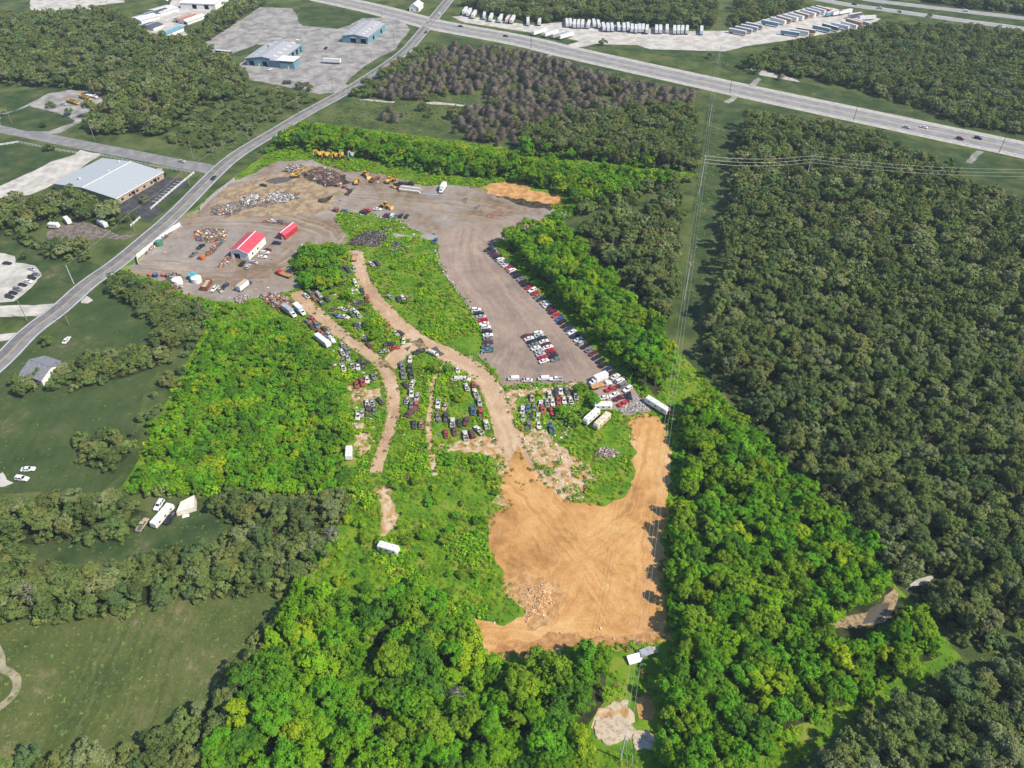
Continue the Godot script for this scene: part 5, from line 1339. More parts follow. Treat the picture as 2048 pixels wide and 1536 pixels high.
	flatbed(709, 515, 4, -14, "tan flatbed truck parked on the dirt road", stained(Color(0.42, 0.26, 0.12), Color(0.3, 0.18, 0.09), 65), "beige", 4.5)
	for q in [[170, 196, 30, 9, "yellow tanker truck beside a white tanker on gravel"], [146, 205, 30, 9, "yellow tanker truck beside a silver car"]]:
		flatbed(q[0], q[1], q[2], q[3], q[4], M.machine, "yellow", 9.0, 1.2)
	flatbed(183, 192, 30, 9, "white long flatbed truck behind the yellow truck", M.van_white, "white", 9.0)
	flatbed(1347, 833, -10, -8, "brown flat trailer truck behind the white bus", M.rust, "brown", 6.0)
	# campers, buses, box bodies
	camper(1314, 811, -24, -15, "long white bus with a dark window band at the wood's edge", 11.0, null, "old_bus")
	camper(1183, 833, -18, 16, "white truck body with an open end under the bush tree", 8.5, null, "storage_trailer")
	camper(1204, 842, -18, 17, "white truck body with a rusty tan roof", 9.0, stained(Color(0.6, 0.52, 0.4), Color(0.42, 0.33, 0.22), 66), "storage_trailer")
	camper(1206, 812, 20, 0, "boxy white storage body beside the rubble pile", 7.0, null, "storage_trailer")
	camper(645, 681, 22, 17, "long white trailer by the scrub edge", 9.5, null, "storage_trailer")
	camper(777, 1097, 24, 7, "white camper trailer sunk in tall weeds", 7.0, null)
	camper(325, 1031, 14, -16, "white travel trailer with a stained roof on the grass", 9.5, null)
	camper(698, 906, 1, -18, "small white trailer at the scrub edge of dirt road", 5.5, null)
	camper(205, 447, 16, 10, "rounded silver camper under the trees by the road", 8.0, stained(Color(0.55, 0.56, 0.57), Color(0.4, 0.4, 0.4), 67))
	camper(135, 441, 12, 12, "white boat-shaped trailer on the bare yard under trees", 6.0, null)
	camper(108, 451, 16, 1, "low white boat on the bare yard", 5.5, null)
	camper(616, 497, 20, 3, "cream trailer body half hidden by the island trees", 7.5, stained(Color(0.62, 0.55, 0.46), Color(0.5, 0.42, 0.34), 68), "storage_trailer")

func yard() -> void:
	var chunk := chunk_mesh(5)
	var metal := [Color(0.45, 0.46, 0.48), Color(0.6, 0.6, 0.6), Color(0.25, 0.26, 0.28), Color(0.18, 0.09, 0.05), Color(0.08, 0.08, 0.08), Color(0.3, 0.26, 0.2)]
	var mixed := [Color(0.5, 0.5, 0.5), Color(0.35, 0.05, 0.03), Color(0.05, 0.12, 0.3), Color(0.04, 0.18, 0.08), Color(0.4, 0.14, 0.04), Color(0.06, 0.06, 0.06), Color(0.45, 0.3, 0.05), Color(0.12, 0.1, 0.08)]
	var rusty := [Color(0.22, 0.08, 0.04), Color(0.12, 0.06, 0.04), Color(0.3, 0.2, 0.14), Color(0.08, 0.07, 0.06), Color(0.42, 0.4, 0.38)]
	var burnt := [Color(0.03, 0.03, 0.03), Color(0.06, 0.05, 0.045), Color(0.02, 0.02, 0.025), Color(0.1, 0.08, 0.06)]
	heap("scrap_heap", "pale heap of shredded sheet metal on the tan soil", "scrap", [480, 395, 495, 386, 515, 388, 520, 400, 512, 408, 490, 410, 480, 404], 2.6, 900, Vector2(0.35, 1.1), metal, chunk, M.oil)
	heap("scrap_heap", "long heap of silver scrap with a red car shell at its end", "scrap", [520, 402, 540, 386, 560, 380, 582, 384, 588, 394, 575, 402, 545, 404], 2.4, 1100, Vector2(0.35, 1.1), metal, chunk, M.oil)
	heap("scrap_heap", "dark low heap of rusty scrap by the road bend", "scrap", [424, 422, 438, 408, 465, 410, 474, 420, 460, 428, 432, 428], 1.8, 600, Vector2(0.3, 1.0), rusty + metal, chunk, M.oil)
	heap("scrap_heap", "heap of pale debris behind the digger", "scrap", [562, 342, 575, 328, 605, 328, 612, 336, 590, 345], 1.6, 500, Vector2(0.3, 1.0), metal + rusty, chunk, M.oil)
	heap("scrap_heap", "black burnt scrap heap before the digger's bucket", "scrap", [600, 345, 640, 332, 680, 345, 682, 368, 655, 372, 640, 358, 612, 356], 0.8, 700, Vector2(0.3, 1.0), burnt + rusty, chunk, M.oil)
	heap("scrap_heap", "row of coloured engines and parts on compound gravel", "scrap", [388, 462, 420, 455, 455, 458, 452, 472, 440, 482, 415, 485, 388, 480], 1.0, 900, Vector2(0.35, 1.0), mixed, chunk, M.oil)
	heap("scrap_heap", "file of coloured parts running down the compound gravel", "scrap", [446, 474, 452, 478, 424, 508, 410, 512, 412, 504], 1.0, 260, Vector2(0.35, 1.0), mixed, chunk, M.oil)
	heap("scrap_heap", "line of engines beside the red-roofed garage's door", "scrap", [460, 508, 466, 512, 445, 534, 434, 534, 440, 526], 1.0, 260, Vector2(0.35, 0.9), rusty + mixed, chunk, M.oil)
	heap("scrap_heap", "rusty beams and wrapped bundles by the compound hedge", "scrap", [318, 566, 345, 545, 362, 544, 355, 560, 365, 575, 350, 580, 330, 572], 1.6, 380, Vector2(0.4, 1.2), rusty, chunk, M.rust)
	heap("scrap_heap", "brown heap of steel offcuts at the compound's lower edge", "scrap", [515, 590, 540, 585, 570, 588, 585, 605, 560, 622, 545, 612], 1.5, 420, Vector2(0.4, 1.2), rusty, chunk, M.rust)
	heap("scrap_heap", "row of coloured drums and parts along the white fence", "scrap", [290, 508, 300, 502, 345, 463, 340, 460, 292, 500], 1.1, 260, Vector2(0.4, 1.0), mixed, chunk, M.oil)
	heap("scrap_heap", "white scrap and panels at the compound's weedy edge", "scrap", [466, 598, 480, 588, 500, 590, 495, 602, 475, 606], 0.9, 180, Vector2(0.3, 0.9), metal, chunk, M.oil)
	heap("rubble_heap", "grey rubble spread beside the red pickups", "rubble", [1232, 812, 1262, 790, 1290, 800, 1300, 818, 1270, 826, 1240, 824], 0.7, 900, Vector2(0.12, 0.5), [Color(0.4, 0.37, 0.34), Color(0.25, 0.23, 0.21), Color(0.5, 0.47, 0.43)], chunk, M.gravel)
	heap("rubble_heap", "mound of clay and white rock in the orange clearing", "rubble", [1036, 1185, 1048, 1166, 1072, 1172, 1096, 1158, 1108, 1176, 1100, 1190, 1112, 1206, 1090, 1214, 1096, 1232, 1070, 1228, 1052, 1244, 1050, 1215], 1.2, 800, Vector2(0.08, 0.42), [Color(0.46, 0.25, 0.1), Color(0.5, 0.29, 0.13), Color(0.55, 0.42, 0.3), Color(0.36, 0.19, 0.08), Color(0.42, 0.23, 0.09)], chunk, M.clay)
	heap("rubble_heap", "brushwood and grey timber pile in the weeds", "rubble", [1190, 902, 1215, 894, 1240, 905, 1225, 915, 1195, 914], 0.7, 300, Vector2(0.2, 0.9), [Color(0.28, 0.22, 0.2), Color(0.36, 0.3, 0.27), Color(0.2, 0.15, 0.13)], chunk, M.litter)
	var ts := mb()
	for i in 10:
		var a0 := TAU * i / 10.0
		var a1 := TAU * (i + 1) / 10.0
		var ring4 := func(a: float) -> Array:
			var r := Vector3(cos(a), 0, sin(a))
			return [r * 0.36 + Vector3(0, 0.1, 0), r * 0.36 - Vector3(0, 0.1, 0), r * 0.2 - Vector3(0, 0.09, 0), r * 0.2 + Vector3(0, 0.09, 0)]
		var p: Array = ring4.call(a0)
		var q: Array = ring4.call(a1)
		for j in 4: quad(ts, p[j], q[j], q[(j + 1) % 4], p[(j + 1) % 4])
	var tyre := done(ts)
	var blk := [Color(0.02, 0.02, 0.02), Color(0.035, 0.034, 0.033), Color(0.05, 0.045, 0.04), Color(0.1, 0.08, 0.06), Color(0.28, 0.27, 0.26)]
	heap("tyre_heap", "wide heap of old tyres on the weedy bank", "tyres", [695, 488, 700, 478, 730, 462, 770, 455, 785, 462, 770, 480, 755, 492, 720, 490], 1.6, 1500, Vector2(0.9, 1.3), blk, tyre, M.oil)
	heap("tyre_heap", "smaller round heap of tyres by the gravel spur", "tyres", [772, 498, 780, 484, 798, 480, 806, 486, 795, 500, 782, 503], 1.5, 600, Vector2(0.9, 1.3), blk, tyre, M.oil)
	var xl := []
	var cl := []
	for q in [[[420, 425, 440, 385, 560, 340, 690, 350, 690, 400, 560, 430], 4.0, 0.35], [[270, 530, 360, 452, 460, 458, 540, 500, 580, 560, 540, 590, 420, 600], 4.0, 0.22], [[690, 345, 830, 365, 830, 385, 700, 385], 4.0, 0.3], [[600, 600, 700, 560, 800, 660, 700, 690], 3.0, 0.45], [[660, 690, 780, 740, 770, 850, 690, 850], 3.0, 0.45], [[800, 720, 960, 750, 990, 890, 800, 870], 3.2, 0.4], [[480, 380, 600, 378, 600, 412, 470, 414], 2.0, 0.45], [[690, 430, 860, 465, 800, 505, 690, 490], 3.0, 0.4]]:
		for p in points(plan(q[0]), q[1], [], q[2]):
			xl.append(Transform3D(Basis(Vector3(rng.randfn(), rng.randfn(), rng.randfn()).normalized(), rng.randf() * TAU).scaled(Vector3(rng.randf_range(0.3, 1.4), rng.randf_range(0.2, 0.6), rng.randf_range(0.3, 1.0)) * 0.8), Vector3(p.x, 0.15, p.y)))
			cl.append((mixed + metal + rusty)[rng.randi() % 19])
	var sl := Node3D.new()
	sl.name = "scrap_litter"
	add_child(sl)
	tag(sl, "stray bits of scrap strewn over the yard and between wrecks", "litter", "", "stuff")
	scatter(sl, "litter", chunk, M.scrap, xl, cl)
	# machines
	excavator(592, 353, 30, -2, "yellow digger with its boom over burnt scrap", M.machine)
	var mg := "old diggers parked in the grass"
	for q in [[640, 311, -16, 6, "yellow digger first in the grass row by the wood", 1], [653, 313, -14, 10, "second yellow digger in the grass row", 1], [672, 315, -14, 12, "third yellow digger with a grey cab in grass row", 1], [683, 313, -4, 12, "yellow digger with a short boom in grass row", 1], [704, 313, -12, 10, "grey digger at the end of grass row", 0]]:
		excavator(q[0], q[1], q[2], q[3], q[4], M.machine if q[5] else M.machine_grey, 0.75, mg)
	loader(713, 364, 4, -14, "yellow wheel loader beside the burnt ground")
	loader(732, 351, 10, 8, "yellow loader with brown cab behind the wheel loader")
	loader(780, 362, 14, -6, "yellow loader by the black flat trailer")
	loader(772, 413, 14, 4, "yellow loader among cars on the rock bank")
	flatbed(811, 367, 20, 2, "black flat trailer truck by the grass", M.dark, "black", 7.0)
	flatbed(750, 358, -14, 8, "rusty stripped truck chassis on gravel", M.rust, "brown", 5.0)
	# loaded hauler: a long flat trailer with two pickups on it is built as trailer plus cars above
	var tr := thing("car_hauler", "long flat car hauler by the small red shed", "trailer", "", spot(553, 446), bearing(spot(538, 444), spot(575, 449)))
	part(tr, "deck", box_mesh(Vector3(15, 0.25, 2.5), Vector3(0, 0.2, 0)), M.rust)
	part(tr, "ramp", box_mesh(Vector3(3, 0.1, 2.2), Vector3(9.1, 0.12, 0)), M.rust)
	var beams := thing("beam_stack", "stack of long white precast beams on the scrap yard", "beams", "", spot(821, 382), bearing(spot(808, 380), spot(833, 383)))
	for r in 3:
		for c in 5:
			part(beams, "beam", box_mesh(Vector3(12, 0.55, 0.6), Vector3(rng.randf_range(-0.4, 0.4), 0.4 + r * 0.62, -2.4 + c * 1.2)), M.concrete if (r + c) % 3 else M.white_wood)
	var pipe := thing("steel_pipe", "thin pale blue pipe lying beside the beams", "pipe", "", spot(848, 388), bearing(spot(835, 386), spot(862, 389)))
	var ps := mb()
	tube(ps, Vector3(-9, 0.25, 0), Vector3(9, 0.25, 0), 0.22, 0.22, 8)
	part(pipe, "tube", done(ps), stained(Color(0.4, 0.5, 0.6), Color(0.3, 0.36, 0.42), 71))
	part(pipe, "flange", box_mesh(Vector3(0.1, 0.6, 0.6), Vector3(9.05, 0.3, 0)), M.steel)
	container(413, 570, 10, -14, Vector3(7, 2.4, 2.6), "rusty steel roll-off bin on compound gravel", M.rust, M.concrete)
	container(465, 413, 10, -2, Vector3(3, 1.8, 2), "small grey-blue skip on the rusty scrap", M.van_grey, M.rust)
	drum(386, 554, 2.0, 2.6, "cyan round tank beside the white bundle", stained(Color(0.05, 0.42, 0.5), Color(0.05, 0.3, 0.36), 72))
	drum(393, 560, 2.4, 2.4, "white wrapped round bale on compound gravel", M.van_white, "wrapped_bale")
	drum(355, 564, 2.4, 2.6, "white wrapped bundle on the rusty beams", M.van_white, "wrapped_bale")
	drum(311, 551, 1.2, 1.6, "dark blue drum by the compound entrance", stained(Color(0.01, 0.05, 0.2), Color(0.02, 0.04, 0.1), 73))
	drum(336, 552, 1.2, 1.6, "dark blue drum beside orange drum and rusty beams", M.van_dark)
	var og := stained(Color(0.5, 0.14, 0.03), Color(0.34, 0.09, 0.03), 74)
	drum(301, 550, 1.2, 1.4, "orange drum at the compound entrance", og)
	drum(328, 550, 1.2, 1.4, "orange drum between two dark blue drums", og)
	drum(405, 515, 1.5, 2.2, "rusty orange tank at the end of parts file", og)
	drum(318, 487, 1.8, 2.4, "green round tank by the white fence", stained(Color(0.03, 0.22, 0.1), Color(0.03, 0.14, 0.07), 75))
	drum(673, 420, 1.4, 2.2, "rusty tank beside the teal car", M.rust)
	drum(689, 374, 1.2, 1.6, "dark red drum by the burnt ground", M.rust)
	drum(676, 371, 1.2, 1.6, "dark red drum nearer the black scrap", M.rust)
	# the collapsed canopy by the clearing, the tarp shelter, the slabs and boulders
	var can := thing("fallen_canopy", "collapsed pale metal canopy beside the clearing's lower edge", "canopy", "", spot(1283, 1312), bearing(spot(1255, 1320), spot(1310, 1305)))
	part(can, "sheet", box_mesh(Vector3(4.2, 0.12, 2.6), Vector3(-2.4, 1.1, 0.4)), M.white_tin, Transform3D(Basis(Vector3(1, 0, 0), 0.25), Vector3.ZERO))
	part(can, "sheet", box_mesh(Vector3(3.6, 0.12, 2.4), Vector3(1.6, 1.5, 0)), M.van_grey, Transform3D(Basis(Vector3(0, 0, 1), 0.18), Vector3.ZERO))
	part(can, "sheet", box_mesh(Vector3(1.6, 0.12, 2.0), Vector3(4.2, 0.9, -0.3)), M.concrete, Transform3D(Basis(Vector3(0, 0, 1), -0.3), Vector3(0, 1.2, 0)))
	for x in [-3.8, 0.2, 3.4]: part(can, "post", box_mesh(Vector3(0.12, 1.3, 0.12), Vector3(x, 0.65, 0.3)), M.steel)
	var tarp := thing("tarp_shelter", "pale tarp shelter on the grass beside the camper", "shelter", "", spot(374, 1018), 0.35)
	var tst := mb()
	hexa(tst, [Vector3(-3.2, 0.05, 2.2), Vector3(3.0, 0.05, 2.0), Vector3(3.4, 0.05, -3.4), Vector3(-2.0, 0.05, -2.0), Vector3(-3.0, 1.9, 2.0), Vector3(2.8, 2.0, 1.8), Vector3(3.1, 2.5, -3.2), Vector3(-1.4, 2.3, -1.8)])
	part(tarp, "cover", done(tst), stained(Color(0.6, 0.57, 0.5), Color(0.5, 0.46, 0.4), 76))
	part(tarp, "flap", box_mesh(Vector3(2.2, 0.05, 1.4), Vector3(-0.5, 0.06, 3.0)), M.van_white)
	var slab_o := [[1190, 1445, 1215, 1432, 1245, 1432, 1252, 1465, 1240, 1488, 1205, 1490, 1190, 1470], [1226, 1432, 1262, 1440, 1270, 1465, 1262, 1485, 1245, 1470], [1265, 1465, 1300, 1460, 1318, 1485, 1310, 1500, 1275, 1498, 1262, 1485], [1208, 1415, 1235, 1402, 1258, 1400, 1258, 1415, 1225, 1420]]
	var txt := ["broad flat rock slab under the power pole", "cracked rock slab beside the broad slab", "grey-ended rock slab toward the wood", "narrow pale rock slab uphill of the broad slab"]
	for i in 4:
		var o := plan(slab_o[i])
		var c := Vector2.ZERO
		for p in o: c += p / o.size()
		var th := thing("rock_slab", txt[i], "rock", "", Vector3(c.x, 0.02, c.y))
		var st := mb()
		for j in o.size():
			var p0 := o[j] - c
			var p1 := o[(j + 1) % o.size()] - c
			var h := 0.32
			for s in 5:
				var e0 := p0.lerp(p1, s / 5.0)
				var e1 := p0.lerp(p1, (s + 1) / 5.0)
				e0 += e0.normalized() * noise.get_noise_2d((e0.x + c.x) * 30.0, (e0.y + c.y) * 30.0) * 1.1
				e1 += e1.normalized() * noise.get_noise_2d((e1.x + c.x) * 30.0, (e1.y + c.y) * 30.0) * 1.1
				tri(st, Vector3(0, h + 0.06, 0), Vector3(e0.x * 0.96, h, e0.y * 0.96), Vector3(e1.x * 0.96, h, e1.y * 0.96))
				quad(st, Vector3(e0.x * 0.96, h, e0.y * 0.96), Vector3(e0.x, 0, e0.y), Vector3(e1.x, 0, e1.y), Vector3(e1.x * 0.96, h, e1.y * 0.96))
		part(th, "stone", done(st), M.concrete)
	# rocks that edge the lot and the bank
	var n := 0
	var edge := [plan([872, 500, 880, 530, 905, 568, 935, 612, 950, 640]), plan([682, 428, 740, 431, 800, 444, 850, 468, 860, 475]), plan([935, 716, 955, 712, 965, 702])]
	var xf := []
	var cols := []
	for l in edge:
		for i in l.size() - 1:
			var m := int(l[i].distance_to(l[i + 1]) / 1.1)
			for k in m:
				var p: Vector2 = l[i].lerp(l[i + 1], float(k) / m) + Vector2(rng.randfn(), rng.randfn()) * 0.5
				xf.append(Transform3D(Basis(Vector3(rng.randfn(), rng.randfn(), rng.randfn()).normalized(), rng.randf() * TAU).scaled(Vector3.ONE * rng.randf_range(0.3, 1.0)), Vector3(p.x, 0.12, p.y)))
				var t := rng.randf_range(0.2, 0.45)
				cols.append(Color(t, t * 0.94, t * 0.86))
	# loose pale stones and litter on the rubble ground
	for p in points(plan([990, 775, 1060, 772, 1160, 770, 1150, 930, 1160, 1000, 1130, 1002, 1090, 960, 1020, 850]), 1.3, [], 0.55) + points(plan([690, 830, 730, 750, 780, 760, 780, 880, 700, 930]), 2.5, [], 0.4) + points(plan([1000, 1170, 1320, 1240, 1335, 1290, 960, 1305]), 3.0, [], 0.22):
		xf.append(Transform3D(Basis(Vector3(rng.randfn(), rng.randfn(), rng.randfn()).normalized(), rng.randf() * TAU).scaled(Vector3.ONE * rng.randf_range(0.15, 0.7)), Vector3(p.x, 0.1, p.y)))
		var t := rng.randf_range(0.25, 0.65)
		cols.append(Color(t, t * 0.88, t * 0.74))
	var st2 := Node3D.new()
	st2.name = "loose_stones"
	add_child(st2)
	tag(st2, "pale stones along the lot edge and over the rubble ground", "stones", "", "stuff")
	scatter(st2, "stones", chunk_mesh(9), M.scrap, xf, cols)

func poles() -> void:
	var along := "poles of the transmission line"
	var tall := [[1241, 1520, 14.0, "tall steel pole standing on the rock slabs"], [1340, 860, 0.0, ""], [1368, 600, 20.0, "steel pole in the cleared strip halfway up"], [1397, 392, 24.0, "steel pole where two lines meet in the cleared strip"], [1417, 252, 14.0, "pole with crossarm in the cleared strip by the highway"], [1436, 128, 14.0, "pole beyond the highway at the wood corner"]]
	var tops := []
	for q in tall:
		if q[2] == 0.0: continue
		var b := spot(q[0], q[1])
		utility_pole(b, q[2], 3.0, 0.25, q[3], M.steel_pole, along)
		tops.append(b + Vector3(0, q[2] - 0.1, 0))
	tops.push_front(tops[0] + Vector3(-4, 0, 90))
	for i in tops.size() - 1:
		for s in [-1.3, 0.0, 1.3]:
			wire(tops[i] + Vector3(s, 0, 0), tops[i + 1] + Vector3(s, 0, 0), 3.0, 0.03, ["near", "middle", "far"][int(s / 1.3) + 1] + " wire of the transmission line in span %s" % ["over the lower wood", "over the orange clearing", "over the cleared strip", "by the highway", "over the highway"][i])
	var east := spot(1605, 385) + Vector3(0, 22, 0)
	utility_pole(spot(1605, 385), 22, 2.5, 1.2, "pole of the crossing line deep in the wood", M.steel_pole, along)
	for dy in [0.0, 2.0, 4.0]:
		wire(tops[3] - Vector3(0, dy, 0), east - Vector3(0, dy, 0), 2.0, 0.04, "%s wire of the crossing line to the wood" % ["top", "middle", "low"][int(dy / 2)])
		wire(east - Vector3(0, dy, 0), spot(2120, 420) + Vector3(0, 24 - dy, 0), 3.0, 0.04, "%s wire of the crossing line over the far wood" % ["top", "middle", "low"][int(dy / 2)])
	var rp := [[270, 463, "wooden pole at the blacktop entrance"], [387, 318, "wooden pole at the side road corner"], [190, 281, "wooden pole beside the side road grass"], [499, 284, "wooden pole on the road verge by the scrub"], [598, 228, "wooden pole on the verge before the gravel yard"], [148, 568, "leaning pale pole on the mown verge"], [55, 642, "wooden pole beside the pale driveway"], [138, 649, "wooden pole in grass across the road"], [667, 184, "wooden pole at the gravel yard entrance"], [744, 130, "wooden pole on the gravel yard's road edge"], [789, 90, "wooden pole beside the shorter workshop"], [764, 33, "tall wooden pole near the crossroads"], [24, 247, "wooden pole at the grass island"], [380, 372, "wooden pole on the office lawn corner"], [1798, 168, "pole in the bushes above the highway"], [1544, 130, "pole at the bushes' corner above the highway"], [1446, 62, "pole behind the trailer yard"]]
	var tp := []
	for q in rp:
		utility_pole(spot(q[0], q[1]), 11.0 if q[0] != 148 else 10.0, 2.4, 0.8, q[2], M.wood_pole if q[0] != 148 else M.steel_pole, "wooden poles along the roads")
		tp.append(spot(q[0], q[1]) + Vector3(0, 10.6, 0))
	for q in [[5, 0], [0, 13], [13, 3], [3, 4], [4, 8], [8, 9], [9, 10]]:
		wire(tp[q[0]], tp[q[1]], 1.2, 0.035, "wire between the %s and the %s" % [rp[q[0]][2].left(26), rp[q[1]][2].left(22)])
	wire(tp[14], tp[15], 2.0, 0.05, "wire above the bushes by the highway")
	# lamp posts of the highway
	for q in [[1062, 97], [1459, 187], [1707, 241], [1998, 305]]:
		utility_pole(spot(q[0], q[1]), 10.0, 0.0, 0.0, "slim dark lamp post on the highway's edge", M.dark, "lamp posts along the highway")

# ---------- trees ----------
var IN := [Color(0.079, 0.198, 0.020), Color(0.102, 0.246, 0.014), Color(0.133, 0.288, 0.012), Color(0.114, 0.312, 0.017), Color(0.165, 0.288, 0.018), Color(0.184, 0.366, 0.014), Color(0.267, 0.390, 0.015)]
var IN_T := ["dark green", "deep green", "bright green", "fresh green", "olive green", "lime green", "yellow green"]
var OUT := [Color(0.103, 0.162, 0.057), Color(0.112, 0.155, 0.046), Color(0.125, 0.188, 0.055), Color(0.153, 0.213, 0.059), Color(0.171, 0.211, 0.062), Color(0.203, 0.246, 0.103)]
var OUT_T := ["dark green", "deep olive", "muted green", "mid green", "olive", "pale green"]
var woods := []
func wood(called: String, label: String, outline: Array, step: float, r: Vector2, h: Vector2, at_h := 3.0, keep := 1.0, floor_on := true, holes := []) -> void:
	var poly := plan(outline, at_h)
	if floor_on and step > 4.5: tree_beds.append(poly)
	if floor_on: structure("forest_floor", sheet(poly, 0.038 + 0.0005 * woods.size(), 1.2, 4.0), M.litter)
	woods.append({"name": called, "label": label, "pts": points(poly, step, bare + half + holes, keep), "r": r, "h": h})
	# bushes that fill the gaps and spill over the wood's edge
	var wide := Geometry2D.offset_polygon(poly, 1.5)
	if not floor_on: return
	for q in points(wide[0] if wide else poly, maxf(3.2, step * 0.72), bare + holes, 0.75): bushes.append(q)
var bushes := []
var tree_beds := []
func plants() -> void:
	# inside the salvage property: bright green
	wood("north_wood", "green wood along the upper edge of scrap yard", [525, 300, 612, 262, 800, 290, 1000, 320, 1200, 346, 1300, 358, 1380, 356, 1140, 432, 1155, 392, 1110, 374, 1000, 350, 900, 346, 800, 328, 720, 306, 640, 296, 560, 292], 4.6, Vector2(2.4, 4.2), Vector2(6.0, 10.5), 2.0)
	wood("lot_wood", "bright green wood beside the gravel lot", [1018, 482, 1060, 460, 1118, 455, 1250, 598, 1345, 712, 1335, 745, 1310, 785, 1285, 760, 1235, 705, 1175, 645, 1110, 580, 1050, 522], 5.2, Vector2(3.0, 5.2), Vector2(8.0, 12.5), 2.0)
	wood("east_wood", "bright green wood beside the orange clearing", [1362, 830, 1410, 800, 1500, 870, 1650, 1030, 1790, 1180, 1880, 1300, 1738, 1376, 1605, 1440, 1490, 1505, 1400, 1590, 1340, 1590, 1335, 1420, 1345, 1340, 1362, 1280, 1340, 1170, 1355, 1050, 1370, 950], 5.0, Vector2(2.8, 5.0), Vector2(7.0, 11.5), 1.0)
	wood("south_wood", "bright green wood below the orange clearing", [390, 1600, 470, 1430, 560, 1270, 640, 1190, 720, 1230, 800, 1180, 870, 1200, 930, 1290, 970, 1340, 1060, 1350, 1150, 1330, 1215, 1325, 1210, 1400, 1175, 1470, 1175, 1600], 5.4, Vector2(3.0, 5.8), Vector2(6.5, 12.0), 1.0)
	wood("west_scrub", "bright green scrub west of the junk cars", [440, 655, 560, 645, 630, 690, 672, 760, 692, 820, 692, 880, 680, 930, 700, 985, 262, 982], 3.4, Vector2(1.5, 2.9), Vector2(2.8, 5.4), 1.0)
	wood("island_wood", "green trees on the island beside the compound", [592, 515, 640, 500, 680, 505, 675, 540, 690, 565, 625, 580, 598, 555], 4.6, Vector2(2.4, 4.0), Vector2(5.0, 8.0), 1.0)
	wood("weed_shrubs", "low shrubs among the weeds beside the clearing", [700, 1010, 790, 960, 860, 880, 980, 920, 1000, 1000, 965, 1080, 1000, 1180, 930, 1220, 870, 1190, 740, 1190, 640, 1165], 6.0, Vector2(0.9, 2.2), Vector2(1.0, 2.8), 0.5, 0.75, false)
	wood("bank_shrubs", "low shrubs on the weedy bank between tracks", [760, 520, 850, 510, 900, 590, 945, 690, 880, 685, 790, 610], 9.0, Vector2(0.8, 1.8), Vector2(0.8, 2.0), 0.5, 0.5, false)
	wood("hedge_scrub", "low green scrub at the compound's lower edge", [275, 560, 330, 580, 400, 610, 470, 612, 440, 630, 425, 632], 3.5, Vector2(1.5, 2.6), Vector2(2.5, 4.0), 1.0, 0.8)
	# outside: duller greens
	wood("big_wood", "dense muted green wood east of the cleared strip", [1478, 290, 1490, 240, 1560, 243, 1700, 268, 1800, 306, 1900, 356, 1960, 392, 2080, 430, 2400, 700, 2400, 1230, 2060, 1252, 1965, 1292, 1905, 1262, 1784, 1136, 1602, 940, 1462, 790, 1412, 705, 1436, 600, 1456, 450], 5.7, Vector2(2.7, 5.4), Vector2(7.0, 13.5), 2.0)
	wood("triangle_wood", "muted wood between the lot and cleared strip", [1150, 464, 1290, 419, 1368, 394, 1352, 500, 1338, 630, 1325, 640, 1250, 560], 6.4, Vector2(3.4, 5.4), Vector2(8.0, 12.0), 2.0)
	wood("corner_wood", "dull wood beyond the property's lower corner", [1580, 1600, 1720, 1480, 1930, 1375, 2070, 1300, 2400, 1290, 2400, 1650], 6.0, Vector2(3.2, 5.6), Vector2(8.0, 12.0), 1.0)
	wood("middle_wood", "mixed green wood above the scrap yard", [1040, 262, 1120, 246, 1250, 222, 1385, 216, 1395, 338, 1250, 325, 1040, 302], 5.6, Vector2(2.8, 4.8), Vector2(6.0, 11.0), 2.0)
	wood("cedar_stand_trees", "green trees scattered through the dead cedars", [760, 190, 870, 120, 1000, 105, 1250, 170, 1380, 200, 1250, 212, 1100, 245, 1000, 290, 920, 260], 15.0, Vector2(2.2, 4.0), Vector2(4.5, 8.0), 1.0, 0.7, false)
	wood("verge_trees", "dull trees on the road verge by the dead cedars", [700, 188, 760, 148, 830, 115, 872, 92, 880, 110, 800, 160, 740, 196], 7.0, Vector2(2.4, 4.4), Vector2(5.0, 9.0), 1.0, 0.8, false)
	wood("far_left_wood", "dense dull wood behind the side road", [-60, 40, 60, 40, 130, 35, 200, 22, 260, 50, 310, 82, 345, 85, 400, 70, 440, 35, 500, 12, 530, 4, 480, 28, 415, 92, 405, 105, 450, 118, 485, 140, 490, 165, 470, 190, 400, 210, 320, 265, 180, 262, 185, 222, 235, 200, 190, 178, 140, 172, -60, 160], 7.2, Vector2(3.4, 6.0), Vector2(7.0, 13.0), 2.0)
	wood("far_left_scrub", "low dull scrub between wood and road", [400, 205, 490, 172, 600, 188, 640, 196, 560, 235, 480, 285, 420, 305, 330, 280], 5.5, Vector2(1.6, 3.2), Vector2(2.0, 4.5), 1.0, 0.8, false)
	wood("trailer_yard_wood", "dense wood behind the row of trailers", [930, 6, 1000, -30, 1430, -30, 1432, 34, 1420, 55, 1300, 48, 1180, 38, 1100, 42, 1000, 30, 945, 16], 8.0, Vector2(3.6, 6.0), Vector2(7.0, 12.0), 2.0)
	wood("interstate_wood", "wood between trailer yard and interstate", [1458, 52, 1475, 14, 1500, -20, 1590, -10, 1605, 16, 1520, 38], 8.0, Vector2(3.4, 5.6), Vector2(6.0, 11.0), 2.0)
	wood("upper_right_wood", "mixed green wood between highway and interstate", [1490, 122, 1560, 95, 1640, 82, 1720, 66, 1770, 58, 1830, 55, 1900, 55, 2060, 75, 2300, 110, 2300, 310, 2060, 262, 1940, 248, 1850, 215, 1800, 200, 1740, 180, 1620, 152, 1500, 142], 7.0, Vector2(3.0, 5.4), Vector2(5.0, 10.0), 2.0)
